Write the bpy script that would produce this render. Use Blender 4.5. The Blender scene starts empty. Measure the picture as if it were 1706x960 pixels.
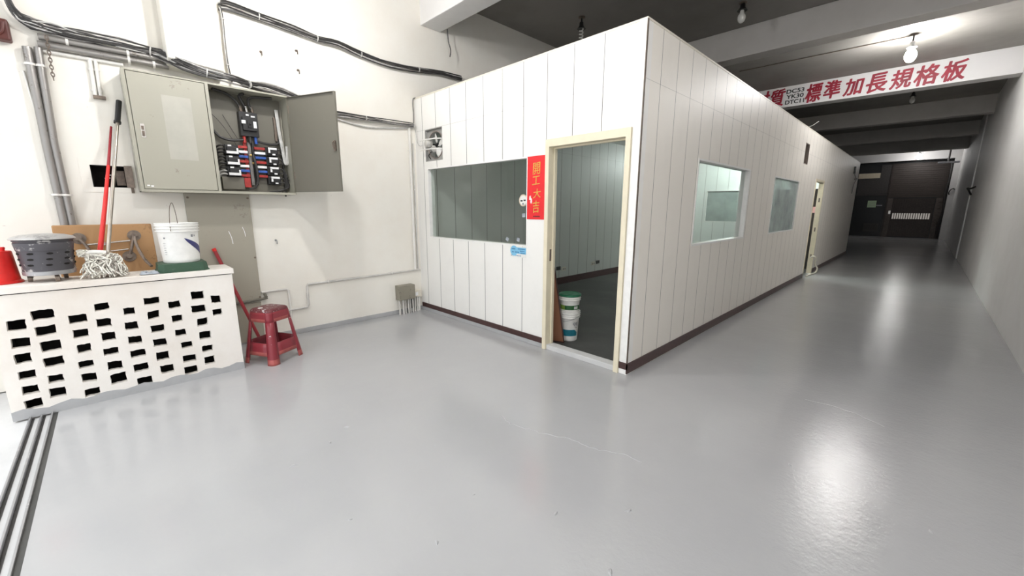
import bpy, bmesh, math, random
from mathutils import Vector, Matrix
random.seed(7)
sc = bpy.context.scene
COL = sc.collection
PI = math.pi

# ------------------------------------------------------------------ camera, light, exposure
cam_d = bpy.data.cameras.new('camera')
cam = bpy.data.objects.new('camera', cam_d); COL.objects.link(cam)
YAW, PIT, ROL = -0.791516, 0.197477, 0.003131
f_ = Vector((math.sin(YAW)*math.cos(PIT), math.cos(YAW)*math.cos(PIT), -math.sin(PIT)))
r_ = Vector((math.cos(YAW), -math.sin(YAW), 0)); u_ = r_.cross(f_)
r2 = math.cos(ROL)*r_ + math.sin(ROL)*u_; u2 = -math.sin(ROL)*r_ + math.cos(ROL)*u_
cam.matrix_world = Matrix(((r2.x, u2.x, -f_.x, 0), (r2.y, u2.y, -f_.y, 0), (r2.z, u2.z, -f_.z, 1.46), (0, 0, 0, 1)))
cam_d.sensor_width = 36; cam_d.lens = 36*669.893/1706; cam_d.clip_start = 0.02
sc.camera = cam
sc.view_settings.view_transform = 'Standard'; sc.view_settings.look = 'None'
sc.view_settings.gamma = 1; sc.view_settings.use_curve_mapping = False
sc.view_settings.exposure = 1.21
DAY = 1.6          # daylight outside the open entrance
ENTRY_LAMP = 195.0  # bare lamp over the entrance bay
FLOOR_FILL = 215.0    # added fill lamp out of view, brightens the floor and aisle walls
AISLE_LAMP = 185.0
FAR_LAMP = 48.0
OFFICE_LAMP = 140.0
w = bpy.data.worlds.new('daylight'); sc.world = w; w.use_nodes = True
wn = w.node_tree; tc_ = wn.nodes.new('ShaderNodeTexCoord'); sp_ = wn.nodes.new('ShaderNodeSeparateXYZ'); wn.links.new(tc_.outputs['Generated'], sp_.inputs[0])
cr_ = wn.nodes.new('ShaderNodeValToRGB'); wn.links.new(sp_.outputs[2], cr_.inputs[0])   # overcast sky: three times brighter overhead than at the horizon
cr_.color_ramp.elements[0].position = 0; cr_.color_ramp.elements[0].color = (.31, .32, .33, 1); cr_.color_ramp.elements[1].position = 1; cr_.color_ramp.elements[1].color = (.95, .98, 1, 1)
wn.links.new(cr_.outputs[0], w.node_tree.nodes['Background'].inputs[0])
w.node_tree.nodes['Background'].inputs[1].default_value = DAY

# ------------------------------------------------------------------ main dimensions (metres)
XL, XR, XC, YF = -4.99, 0.825, -1.676, 3.086     # left wall, right wall, office corner
ZC, ZB = 4.22, 3.79                               # ceiling, beam undersides
YE, YBK = 17.0, 29.2                              # end of office, back wall
ZO = 2.86                                         # office height

# ------------------------------------------------------------------ materials
MATS = {}
def nt(name):
    m = bpy.data.materials.new(name); m.use_nodes = True; MATS[name] = m
    n = m.node_tree; return m, n, n.nodes['Principled BSDF']
def noise(n, scale, detail=4, rough=.6, coord='Object'):
    tc = n.nodes.new('ShaderNodeTexCoord'); t = n.nodes.new('ShaderNodeTexNoise')
    t.inputs['Scale'].default_value = scale; t.inputs['Detail'].default_value = detail; t.inputs['Roughness'].default_value = rough
    n.links.new(tc.outputs[coord], t.inputs['Vector']); return t
def ramp(n, src, a, b, ca, cb):
    r = n.nodes.new('ShaderNodeValToRGB'); n.links.new(src, r.inputs[0])
    r.color_ramp.elements[0].position = a; r.color_ramp.elements[1].position = b
    r.color_ramp.elements[0].color = (*ca, 1); r.color_ramp.elements[1].color = (*cb, 1); return r
def mixc(n, fac, a, b, mode='MIX'):
    m = n.nodes.new('ShaderNodeMix'); m.data_type = 'RGBA'; m.blend_type = mode
    for s, v in ((m.inputs[0], fac), (m.inputs[6], a), (m.inputs[7], b)):
        if isinstance(v, (int, float)): s.default_value = v
        elif isinstance(v, tuple): s.default_value = (*v, 1)
        else: n.links.new(v, s)
    return m.outputs[2]
def math_(n, op, a, b=None, c=None):
    m = n.nodes.new('ShaderNodeMath'); m.operation = op
    for i, v in enumerate((a, b, c)):
        if v is None: continue
        if isinstance(v, (int, float)): m.inputs[i].default_value = v
        else: n.links.new(v, m.inputs[i])
    return m.outputs[0]
def bump(n, p, h, strength, dist=.01):
    b = n.nodes.new('ShaderNodeBump'); b.inputs['Strength'].default_value = strength; b.inputs['Distance'].default_value = dist
    n.links.new(h, b.inputs['Height']); n.links.new(b.outputs[0], p.inputs['Normal'])
def plain(name, col, rough=.5, metal=0, var=.12, scale=18, bmp=0.0, emit=None):
    m, n, p = nt(name)
    t = noise(n, scale)
    a = tuple(max(0, c*(1-var)) for c in col); b = tuple(min(1, c*(1+var)) for c in col)
    r = ramp(n, t.outputs[0], .3, .7, a, b); n.links.new(r.outputs[0], p.inputs['Base Color'])
    p.inputs['Roughness'].default_value = rough; p.inputs['Metallic'].default_value = metal
    if bmp: bump(n, p, t.outputs[0], bmp, .004)
    if emit:
        p.inputs['Emission Color'].default_value = (*emit[0], 1); p.inputs['Emission Strength'].default_value = emit[1]
    return m
def worn(name, col, dirt, amount=.6, scale=9, rough=.6, metal=0, fine=60):
    # base paint with dirt or bare patches of a shape of their own
    m, n, p = nt(name)
    t = noise(n, scale, 8, .7); t2 = noise(n, fine, 3)
    k = math_(n, 'ADD', t.outputs[0], math_(n, 'MULTIPLY', math_(n, 'SUBTRACT', t2.outputs[0], .5), .35))
    r = ramp(n, k, amount, amount+.06, col, dirt)
    n.links.new(r.outputs[0], p.inputs['Base Color'])
    p.inputs['Roughness'].default_value = rough; p.inputs['Metallic'].default_value = metal
    bump(n, p, t.outputs[0], .15, .004); return m

def wall_paint(name, col, stain, amt=.5, bmp=.12):
    m, n, p = nt(name)
    a = noise(n, 1.3, 6, .65); b = noise(n, 14, 5, .7); c = noise(n, 55, 2)
    base = mixc(n, ramp(n, a.outputs[0], .42, .75, (0, 0, 0), (amt, amt, amt)).outputs[0], col, stain)
    sp = ramp(n, b.outputs[0], .70, .74, (0, 0, 0), (.35, .35, .35))
    n.links.new(mixc(n, sp.outputs[0], base, tuple(s*.55 for s in stain)), p.inputs['Base Color'])
    p.inputs['Roughness'].default_value = .62
    bump(n, p, math_(n, 'ADD', b.outputs[0], math_(n, 'MULTIPLY', c.outputs[0], .3)), bmp, .006); return m
wall_paint('white_wall', (.87, .845, .78), (.80, .74, .65), .55)
wall_paint('grey_wall', (.82, .81, .80), (.72, .70, .68), .6)
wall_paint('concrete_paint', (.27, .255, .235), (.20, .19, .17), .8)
wall_paint('beam_grey', (.60, .575, .55), (.50, .48, .45), .8)
wall_paint('beam_white', (.66, .65, .645), (.56, .55, .54), .4)
wall_paint('brick_white', (.88, .84, .79), (.72, .64, .56), .75, .25)

def panel(name, axis, x0, step, col=(.88, .87, .84), seam=2.45, line=.0028):
    # prefinished wall boards: a fine dark groove every board and one faint horizontal joint
    m, n, p = nt(name)
    tc = n.nodes.new('ShaderNodeTexCoord'); s = n.nodes.new('ShaderNodeSeparateXYZ'); n.links.new(tc.outputs['Object'], s.inputs[0])
    u = s.outputs[axis]; z = s.outputs[2]
    fr = math_(n, 'FRACT', math_(n, 'DIVIDE', math_(n, 'SUBTRACT', u, x0-50*step), step))
    d = math_(n, 'MULTIPLY', math_(n, 'MINIMUM', fr, math_(n, 'SUBTRACT', 1.0, fr)), step)
    g = math_(n, 'LESS_THAN', d, line)
    dz = math_(n, 'ABSOLUTE', math_(n, 'SUBTRACT', z, seam)); h = math_(n, 'MULTIPLY', math_(n, 'LESS_THAN', dz, .002), .35)
    t = noise(n, 2.2, 6, .7); t2 = noise(n, 30, 3)
    c0 = mixc(n, ramp(n, t.outputs[0], .5, .8, (0, 0, 0), (.4, .4, .4)).outputs[0], col, tuple(c*.86 for c in col))
    sp = ramp(n, t2.outputs[0], .74, .78, (0, 0, 0), (.2, .2, .2))
    c0 = mixc(n, sp.outputs[0], c0, (.5, .46, .4))
    n.links.new(mixc(n, math_(n, 'MAXIMUM', math_(n, 'MULTIPLY', g, .92), h), c0, (.07, .065, .06)), p.inputs['Base Color'])
    p.inputs['Roughness'].default_value = .42
    bump(n, p, math_(n, 'SUBTRACT', 1.0, g), .5, .003); return m
panel('panel_front', 0, -1.741, .3067, line=.0036)
panel('panel_side', 1, 3.353, .2985, (.89, .85, .785))
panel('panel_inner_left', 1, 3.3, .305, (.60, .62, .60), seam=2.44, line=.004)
panel('panel_inner_end', 0, -4.50, .305, (.86, .88, .87), seam=2.44, line=.004)

def floor_mat():
    m, n, p = nt('epoxy_floor')
    a = noise(n, .9, 5, .6); b = noise(n, 5, 5, .55); c = noise(n, 30, 5, .65)
    r = ramp(n, a.outputs[0], .3, .7, (.42, .422, .432), (.455, .458, .464)); n.links.new(r.outputs[0], p.inputs['Base Color'])
    p.inputs['Roughness'].default_value = .17; p.inputs['IOR'].default_value = 1.55
    # the coat is smooth by the entrance and rougher where it covers the old aisle floor
    tc = n.nodes.new('ShaderNodeTexCoord'); s_ = n.nodes.new('ShaderNodeSeparateXYZ'); n.links.new(tc.outputs['Object'], s_.inputs[0])
    k = n.nodes.new('ShaderNodeMapRange'); k.inputs[1].default_value = -1.5; k.inputs[2].default_value = -.3; k.inputs[3].default_value = .06; k.inputs[4].default_value = 1.0
    n.links.new(math_(n, 'ADD', s_.outputs[0], math_(n, 'MULTIPLY', math_(n, 'SUBTRACT', a.outputs[0], .5), 1.2)), k.inputs[0])
    h = math_(n, 'ADD', math_(n, 'MULTIPLY', b.outputs[0], .5), math_(n, 'MULTIPLY', math_(n, 'MULTIPLY', c.outputs[0], k.outputs[0]), .42))
    bump(n, p, h, .42, .010); return m
floor_mat()
plain('floor_grey_paint', (.43, .433, .442), .3, 0, .08, 6)
wall_paint('outside_concrete', (.62, .62, .62), (.5, .5, .5), .8, .3)
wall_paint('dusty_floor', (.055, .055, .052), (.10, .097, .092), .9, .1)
plain('cream_frame', (.80, .73, .56), .38, 0, .05, 8)
plain('white_trim', (.88, .87, .85), .35, 0, .04)
plain('brown_skirting', (.062, .028, .026), .35, 0, .2)
plain('dark_cavity', (.012, .010, .009), .95, 0, .3)
plain('black_plastic', (.016, .016, .017), .42, 0, .2)
plain('black_cable', (.035, .033, .032), .5, 0, .3)
plain('grey_cable', (.22, .21, .20), .5, 0, .3)
plain('light_cable', (.55, .54, .52), .5, 0, .2)
plain('pvc_pipe', (.62, .60, .57), .38, 0, .14, 9)
worn('steel_pipe', (.33, .315, .30), (.19, .17, .15), .60, 10, .34, .6)
worn('white_pipe', (.78, .76, .72), (.55, .50, .45), .68, 8, .45)
worn('beige_steel', (.40, .385, .315), (.30, .27, .22), .66, 5, .42)
worn('olive_box', (.26, .24, .19), (.18, .16, .13), .6, 14, .5)
plain('vent_brown', (.30, .25, .22), .5, 0, .1)
plain('handle_steel', (.40, .36, .31), .3, .8, .1)
plain('film_grey', (.46, .45, .39), .4, 0, .06, 6)
worn('olive_steel', (.165, .155, .125), (.12, .11, .09), .7, 5, .45)
worn('panel_sheet', (.385, .36, .295), (.30, .27, .22), .62, 3.5, .42)
plain('white_label', (.88, .88, .88), .5, 0, .03)
plain('red_bus', (.42, .035, .03), .45, 0, .25, 40)
plain('blue_bus', (.03, .10, .40), .45, 0, .2, 40)
plain('brass', (.60, .42, .16), .35, 1, .1)
plain('chrome', (.62, .60, .57), .22, 1, .1)
worn('galvanised', (.42, .42, .43), (.60, .60, .61), .6, 6, .42, .7)
worn('burnt_steel', (.095, .09, .10), (.46, .44, .43), .56, 9, .5, .45, 30)
worn('lid_steel', (.50, .49, .48), (.34, .33, .33), .55, 8, .4, .5)
plain('red_plastic', (.72, .022, .018), .38, 0, .08)
plain('white_plastic', (.86, .85, .82), .35, 0, .05)
plain('navy_print', (.045, .045, .16), .4, 0, .1)
plain('teal_print', (.015, .17, .23), .4, 0, .15)
plain('green_lid', (.025, .17, .085), .35, 0, .12)
plain('green_print', (.02, .11, .03), .4, 0, .2)
plain('lime_print', (.20, .33, .06), .4, 0, .2)
worn('green_tray_plastic', (.035, .085, .05), (.07, .115, .08), .6, 7, .5)
plain('grey_print', (.25, .25, .27), .5, 0, .2)
worn('plywood', (.42, .235, .10), (.29, .155, .065), .60, 3.2, .55)
plain('plywood_edge', (.16, .085, .04), .6, 0, .2)
worn('brown_board_face', (.27, .12, .065), (.20, .085, .05), .6, 5, .55)
plain('old_iron', (.20, .16, .13), .5, .5, .3, 30)
plain('mop_cotton', (.78, .73, .66), .95, 0, .35, 60)
plain('mop_cotton_grey', (.40, .36, .32), .95, 0, .35, 60)
worn('stool_red', (.25, .026, .038), (.78, .74, .74), .655, 16, .32, 0, 40)
worn('stool_top_red', (.15, .034, .040), (.60, .55, .55), .585, 22, .45, 0, 70)
plain('stool_foot_red', (.42, .10, .09), .4, 0, .2)
plain('red_pole', (.34, .03, .04), .35, 0, .1)
plain('dark_red_box', (.10, .022, .016), .5, 0, .2)
plain('poster_red', (.80, .022, .028), .5, 0, .06)
plain('poster_gold', (.72, .43, .08), .45, 0, .25, 90)
plain('torn_white', (.88, .86, .84), .7, 0, .05)
plain('sticker_blue', (.22, .52, .74), .5, 0, .1)
plain('sticker_blue_dark', (.05, .20, .40), .5, 0, .2)
plain('sticker_white', (.80, .80, .77), .5, 0, .05)
plain('sticker_ring', (.62, .52, .40), .5, 0, .3, 60)
plain('sign_red', (.26, .010, .026), .55, 0, .25, 6)
plain('sign_black', (.02, .02, .022), .55, 0, .2)
plain('fan_white', (.82, .81, .78), .4, 0, .1)
worn('fan_frame_grey', (.36, .355, .335), (.22, .21, .19), .6, 14, .5)
plain('fan_motor', (.62, .61, .58), .3, .6, .15)
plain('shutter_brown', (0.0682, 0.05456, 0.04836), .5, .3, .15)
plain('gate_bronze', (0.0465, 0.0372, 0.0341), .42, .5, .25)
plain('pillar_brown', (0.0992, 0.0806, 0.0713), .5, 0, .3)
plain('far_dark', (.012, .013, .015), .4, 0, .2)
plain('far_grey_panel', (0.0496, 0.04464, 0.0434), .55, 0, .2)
plain('notice_green', (.42, .55, .36), .6, 0, .06)
plain('beige_transom', (.62, .55, .42), .5, 0, .08)
plain('door_brown', (.035, .026, .021), .4, 0, .2)
plain('pink_sticker', (.8, .45, .42), .5, 0, .1)
plain('ivory', (.74, .70, .60), .4, 0, .06)
plain('nylon_grey', (.34, .37, .41), .5, 0, .35, 30)
plain('rust_bulb', (.75, .74, .70), .3, 0, .05)
for nm, e in (('lit_entry', ENTRY_LAMP), ('lit_fill', FLOOR_FILL), ('lit_aisle', AISLE_LAMP), ('lit_far', FAR_LAMP), ('lit_office', OFFICE_LAMP)):
    plain(nm, (.9, .9, .9), .3, 0, .02, 5, 0, ((1, .985, .97) if nm != 'lit_office' else (.90, 1, .96), e))
plain('gate_glow', (.5, .48, .45), .5, 0, .05, 5, 0, ((1, .93, .85), .11))

def glass(name, tint, refl=1.0, dirt=0.0, dirtcol=(.5, .5, .5)):
    m, n, p = nt(name); n.nodes.remove(p)
    out = n.nodes['Material Output']
    tr = n.nodes.new('ShaderNodeBsdfTransparent'); tr.inputs[0].default_value = (*tint, 1)
    gl = n.nodes.new('ShaderNodeBsdfGlossy'); gl.inputs['Roughness'].default_value = .03
    lw = n.nodes.new('ShaderNodeLayerWeight'); lw.inputs[0].default_value = .5
    fr = math_(n, 'ADD', .04, math_(n, 'MULTIPLY', math_(n, 'POWER', lw.outputs['Facing'], 5.0), .96))   # same on both faces of the sheet
    mx = n.nodes.new('ShaderNodeMixShader'); n.links.new(math_(n, 'MULTIPLY', fr, refl), mx.inputs[0])
    n.links.new(tr.outputs[0], mx.inputs[1]); n.links.new(gl.outputs[0], mx.inputs[2])
    last = mx
    if dirt:
        df = n.nodes.new('ShaderNodeBsdfDiffuse'); df.inputs[0].default_value = (*dirtcol, 1)
        t = noise(n, 3, 6, .7); k = ramp(n, t.outputs[0], .35, .75, (dirt*.7,)*3, (dirt*1.3,)*3)
        m2 = n.nodes.new('ShaderNodeMixShader'); n.links.new(k.outputs[0], m2.inputs[0])
        n.links.new(mx.outputs[0], m2.inputs[1]); n.links.new(df.outputs[0], m2.inputs[2]); last = m2
    n.links.new(last.outputs[0], out.inputs[0]); return m
glass('pane_clear', (.90, .93, .91), 1.1, .022)
glass('pane_filmed', (.75, .82, .80), .7, .66, (.50, .56, .545))

# ------------------------------------------------------------------ object helpers
def link(name, me, parent=None, loc=None):
    o = bpy.data.objects.new(name, me); COL.objects.link(o)
    if parent is not None: o.parent = parent
    if loc is not None: o.location = loc
    return o
def done(name, bm, mats, parent=None, smooth=False, bevel=0.0, loc=None):
    bmesh.ops.recalc_face_normals(bm, faces=bm.faces)
    me = bpy.data.meshes.new(name); bm.to_mesh(me); bm.free()
    for m in (mats if isinstance(mats, (list, tuple)) else [mats]): me.materials.append(MATS[m])
    if smooth:
        for p in me.polygons: p.use_smooth = True
        try: me.set_sharp_from_angle(angle=math.radians(40))
        except Exception: pass
    o = link(name, me, parent, loc)
    if bevel:
        b = o.modifiers.new('bevel', 'BEVEL'); b.width = bevel; b.segments = 2; b.limit_method = 'ANGLE'
    return o
def tag(o, label, cat, group=None):
    o['label'] = label; o['category'] = cat
    if group: o['group'] = group
    return o
def struct(o, label=None):
    o['kind'] = 'structure'
    if label: o['label'] = label
    return o
def thing(name, label, cat, loc=(0, 0, 0), group=None, rz=0.0):
    o = link(name, None, None, loc); o.rotation_euler = (0, 0, rz); o.empty_display_size = .05
    return tag(o, label, cat, group)
def B(): return bmesh.new()
def box(bm, a, b, mi=0, mat=None):
    x0, y0, z0 = (min(a[i], b[i]) for i in range(3)); x1, y1, z1 = (max(a[i], b[i]) for i in range(3))
    co = [(x0, y0, z0), (x1, y0, z0), (x1, y1, z0), (x0, y1, z0), (x0, y0, z1), (x1, y0, z1), (x1, y1, z1), (x0, y1, z1)]
    v = [bm.verts.new(mat @ Vector(c) if mat else c) for c in co]
    for q in ((0, 3, 2, 1), (4, 5, 6, 7), (0, 1, 5, 4), (1, 2, 6, 5), (2, 3, 7, 6), (3, 0, 4, 7)):
        bm.faces.new([v[i] for i in q]).material_index = mi
def mbox(name, a, b, mat, parent=None, bevel=0.0):
    bm = B(); box(bm, a, b); return done(name, bm, mat, parent, bevel=bevel)
def smoothpts(pts, sub=5):
    P = [Vector(p) for p in pts]
    if len(P) < 3 or sub < 2: return P
    out = []
    for i in range(len(P)-1):
        p0 = P[max(i-1, 0)]; p1 = P[i]; p2 = P[i+1]; p3 = P[min(i+2, len(P)-1)]
        for k in range(sub):
            t = k/sub
            out.append(.5*((2*p1)+(p2-p0)*t+(2*p0-5*p1+4*p2-p3)*t*t+(3*p1-p0-3*p2+p3)*t**3))
    out.append(P[-1]); return out
def tube(bm, pts, r, n=8, mi=0, sub=1, cap=True):
    P = smoothpts(pts, sub); R = r if isinstance(r, (list, tuple)) else None
    rings = []; up = Vector((.13, .31, .94)).normalized()
    for i, p in enumerate(P):
        d = (P[min(i+1, len(P)-1)]-P[max(i-1, 0)])
        d = d.normalized() if d.length > 1e-9 else Vector((0, 0, 1))
        s = d.cross(up)
        if s.length < .1: s = d.cross(Vector((1, 0, .1)))
        s.normalize(); t = s.cross(d); up = t if t.length > .5 else up
        rr = (R[0]+(R[1]-R[0])*i/max(1, len(P)-1)) if R else r
        rings.append([bm.verts.new(p+rr*(math.cos(2*PI*k/n)*s+math.sin(2*PI*k/n)*t)) for k in range(n)])
    for a, b in zip(rings, rings[1:]):
        for k in range(n): bm.faces.new((a[k], a[(k+1) % n], b[(k+1) % n], b[k])).material_index = mi
    if cap:
        bm.faces.new(rings[0][::-1]).material_index = mi; bm.faces.new(rings[-1]).material_index = mi
def mtube(name, pts, r, mat, parent=None, n=10, sub=1):
    bm = B(); tube(bm, pts, r, n, 0, sub); return done(name, bm, mat, parent, smooth=True)
def lathe(bm, prof, c=(0, 0, 0), n=36, mi=0, axis='z', close=True, sx=1.0):
    rings = []
    for r, h in prof:
        ring = []
        for k in range(n):
            a = 2*PI*k/n; x, y = r*math.cos(a)*sx, r*math.sin(a)
            v = {'z': (x, y, h), 'y': (x, h, y), 'x': (h, x, y)}[axis]
            ring.append(bm.verts.new((v[0]+c[0], v[1]+c[1], v[2]+c[2])))
        rings.append(ring)
    for a, b in zip(rings, rings[1:]):
        for k in range(n): bm.faces.new((a[k], a[(k+1) % n], b[(k+1) % n], b[k])).material_index = mi
    if close:
        bm.faces.new(rings[0][::-1]).material_index = mi; bm.faces.new(rings[-1]).material_index = mi
def mlathe(name, prof, mat, parent=None, c=(0, 0, 0), n=36, axis='z', close=True):
    bm = B(); lathe(bm, prof, c, n, 0, axis, close); return done(name, bm, mat, parent, smooth=True)
def pbox(bm, origin, ex, ey, ez, sx, sy, sz, mi=0):
    # a box along given axes from a corner
    o = Vector(origin); ex, ey, ez = Vector(ex)*sx, Vector(ey)*sy, Vector(ez)*sz
    v = [bm.verts.new(o+i*ex+j*ey+k*ez) for k in (0, 1) for j in (0, 1) for i in (0, 1)]
    for q in ((0, 2, 3, 1), (4, 5, 7, 6), (0, 1, 5, 4), (2, 6, 7, 3), (0, 4, 6, 2), (1, 3, 7, 5)):
        bm.faces.new([v[i] for i in q]).material_index = mi
def holed(bm, axis, p0, p1, u0, u1, z0, z1, holes, mi=0):
    # a slab between p0 and p1 on the given axis ('x' or 'y'), rectangular holes (ua, ub, za, zb) cut through
    us = sorted({u0, u1, *[h[0] for h in holes], *[h[1] for h in holes]}); zs = sorted({z0, z1, *[h[2] for h in holes], *[h[3] for h in holes]})
    us = [u for u in us if u0 <= u <= u1]; zs = [z for z in zs if z0 <= z <= z1]
    def solid(i, j):
        if i < 0 or j < 0 or i >= len(us)-1 or j >= len(zs)-1: return False
        uc, zc = (us[i]+us[i+1])/2, (zs[j]+zs[j+1])/2
        return not any(h[0] < uc < h[1] and h[2] < zc < h[3] for h in holes)
    cache = {}
    def V(p, u, z):
        k = (p, u, z)
        if k not in cache: cache[k] = bm.verts.new((p, u, z) if axis == 'x' else (u, p, z))
        return cache[k]
    def F(*v): bm.faces.new(v).material_index = mi
    for i in range(len(us)-1):
        for j in range(len(zs)-1):
            if not solid(i, j): continue
            a, b, c, d = us[i], us[i+1], zs[j], zs[j+1]
            for p in (p0, p1): F(V(p, a, c), V(p, b, c), V(p, b, d), V(p, a, d))
            if not solid(i-1, j): F(V(p0, a, c), V(p1, a, c), V(p1, a, d), V(p0, a, d))
            if not solid(i+1, j): F(V(p0, b, c), V(p1, b, c), V(p1, b, d), V(p0, b, d))
            if not solid(i, j-1): F(V(p0, a, c), V(p1, a, c), V(p1, b, c), V(p0, b, c))
            if not solid(i, j+1): F(V(p0, a, d), V(p1, a, d), V(p1, b, d), V(p0, b, d))
def mholed(name, mat, axis, p0, p1, u0, u1, z0, z1, holes=(), parent=None):
    bm = B(); holed(bm, axis, p0, p1, u0, u1, z0, z1, list(holes)); return done(name, bm, mat, parent)
def text_mesh(name, s, mat, parent, width, height, M, depth=.002, fat=0.0, shear=0.0):
    cu = bpy.data.curves.new(name, 'FONT'); cu.body = s; cu.size = 1; cu.shear = shear; cu.resolution_u = 4
    o = bpy.data.objects.new(name, cu); COL.objects.link(o)
    me = bpy.data.meshes.new_from_object(o.evaluated_get(bpy.context.evaluated_depsgraph_get()))
    bpy.data.objects.remove(o); bpy.data.curves.remove(cu)
    if not len(me.vertices): return None
    bm = bmesh.new(); bm.from_mesh(me); bpy.data.meshes.remove(me)
    xs = [v.co.x for v in bm.verts]; ys = [v.co.y for v in bm.verts]
    cx, cy = (min(xs)+max(xs))/2, (min(ys)+max(ys))/2; sx, sy = width/(max(xs)-min(xs)), height/(max(ys)-min(ys))
    for v in bm.verts: v.co = Vector(((v.co.x-cx)*sx, (v.co.y-cy)*sy, 0))
    if fat:   # brush-heavy strokes: the outline repeated a little to each side
        src_ = list(bm.faces)
        for k in range(8):
            d = Vector((math.cos(k*PI/4), math.sin(k*PI/4)*.8, 0))*fat*height; d.z = .0003*(k+1)
            g = bmesh.ops.duplicate(bm, geom=src_)
            for e in g['geom']:
                if isinstance(e, bmesh.types.BMVert): e.co += d
    g = bmesh.ops.extrude_face_region(bm, geom=list(bm.faces))
    for v in g['geom']:
        if isinstance(v, bmesh.types.BMVert): v.co.z += depth
    bmesh.ops.transform(bm, matrix=M, verts=bm.verts)
    return done(name, bm, mat, parent)
# frames for lettering: facing -Y (front face) and facing +X (left wall)
def face_front(x, y, z, tilt=0.0): return Matrix.Translation((x, y, z)) @ Matrix.Rotation(PI/2, 4, 'X') @ Matrix.Rotation(tilt, 4, 'Z')

# ================================================================== THE SETTING
bm = B(); box(bm, (XL-.2, -.46, -.12), (XR+.2, YF+.05, 0)); box(bm, (XC-.05, YF+.05, -.12), (XR+.2, YE, 0)); box(bm, (XL-.2, YE, -.12), (XR+.2, YBK+.3, 0))
struct(done('floor', bm, 'epoxy_floor'))
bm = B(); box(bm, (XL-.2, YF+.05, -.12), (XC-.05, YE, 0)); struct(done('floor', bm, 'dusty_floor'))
bm = B(); box(bm, (XL-4, -9, -.14), (XR+5, -.46, -.012)); struct(done('floor', bm, 'outside_concrete'))
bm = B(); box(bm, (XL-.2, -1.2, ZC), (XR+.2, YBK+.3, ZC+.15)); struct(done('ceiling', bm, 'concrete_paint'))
for i, (y0, y1, zb) in enumerate(((-1.2, -.9, 3.95), (3.23, 3.54, ZB), (7.40, 7.70, ZB), (11.55, 11.87, 3.77), (15.75, 16.05, ZB), (19.95, 20.25, ZB), (24.1, 24.4, ZB), (28.4, 28.7, ZB))):
    struct(mbox('trim_%d' % (i+1), (XL, y0, zb), (XR, y1, ZC), 'beam_white' if i in (3, 7) else 'beam_grey' if i not in (0, 1) else 'grey_wall', bevel=.008))
# left wall with a pilaster above the switch cabinet and a chased recess
mholed('wall_left', 'white_wall', 'x', XL-.2, XL, -1.4, YE+.2, 0, ZC, [(-.06, .20, 1.62, 1.803)])['kind'] = 'structure'
bm = B()
v = [(XL-.05, .545, 2.66), (-4.77, .545, 2.72), (-4.77, .945, 2.69), (XL-.05, .945, 2.63)]
lo = [bm.verts.new(c) for c in v]; hi = [bm.verts.new((c[0], c[1], ZC)) for c in v]
bm.faces.new(lo); bm.faces.new(hi)
for k in range(4): bm.faces.new((lo[k], lo[(k+1) % 4], hi[(k+1) % 4], hi[k]))
struct(done('trim_9', bm, 'white_wall', bevel=.01))
struct(mbox('wall_left_rear', (XL-.2, YE+.2, 0), (XL, YBK+.3, ZC), 'grey_wall'))
struct(mbox('baseboard_left', (XL-.01, .75, 0), (XL+.012, YF, .055), 'floor_grey_paint', bevel=.004))
struct(mbox('wall_right', (XR, -1.4, 0), (XR+.2, YBK+.3, ZC), 'grey_wall'))
struct(mbox('trim_10', (.795, 17.85, 0), (XR+.02, 28.4, ZC), 'grey_wall', bevel=.01))
struct(mbox('trim_11', (.585, 28.38, 0), (XR+.02, 28.95, ZC), 'beam_white', bevel=.01))
# back wall, built of its bays further down
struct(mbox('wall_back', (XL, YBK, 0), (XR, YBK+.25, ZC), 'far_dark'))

# the office: boarded partitions
WIN1 = (-4.727, -2.906, 1.06, 1.96); DOOR1 = (-2.655, -1.752, 0, 2.097); FAN = (-4.755, -4.37, 2.05, 2.447)
mholed('wall_office_front', 'panel_front', 'y', YF, YF+.09, XL, XC, .05, ZO, [WIN1, (DOOR1[0], DOOR1[1], -.1, DOOR1[3]), FAN])['kind'] = 'structure'
WIN2 = (4.28, 5.99, 1.075, 1.945); WIN3 = (7.21, 8.85, 1.075, 1.933); VENT = (8.99, 9.32, 2.25, 2.61); DOOR2 = (10.35, 11.30, 0, 2.055)
bm = B(); holed(bm, 'x', XC-.09, XC, YF+.09, YE, 0, ZO, [WIN2, WIN3, VENT, DOOR2])
struct(done('wall_office_side', bm, 'panel_side'))
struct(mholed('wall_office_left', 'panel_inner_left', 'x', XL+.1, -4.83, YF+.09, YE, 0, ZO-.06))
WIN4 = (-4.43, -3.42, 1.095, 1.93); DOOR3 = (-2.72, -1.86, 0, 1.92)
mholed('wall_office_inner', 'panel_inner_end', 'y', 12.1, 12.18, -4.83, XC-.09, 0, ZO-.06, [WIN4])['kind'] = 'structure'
struct(mholed('wall_office_end', 'panel_inner_end', 'y', YE-.08, YE, XL, XC-.09, 0, ZO-.06))
struct(mbox('ceiling', (XL+.1, YF+.09, 2.79), (XC-.09, YE, 2.825), 'white_trim'))
struct(mbox('trim_19', (XL, YF+.09, 2.826), (XC-.09, YE, 2.845), 'dusty_floor'))  # unseen dark sheet added on the office roof to cut bounce light
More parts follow.
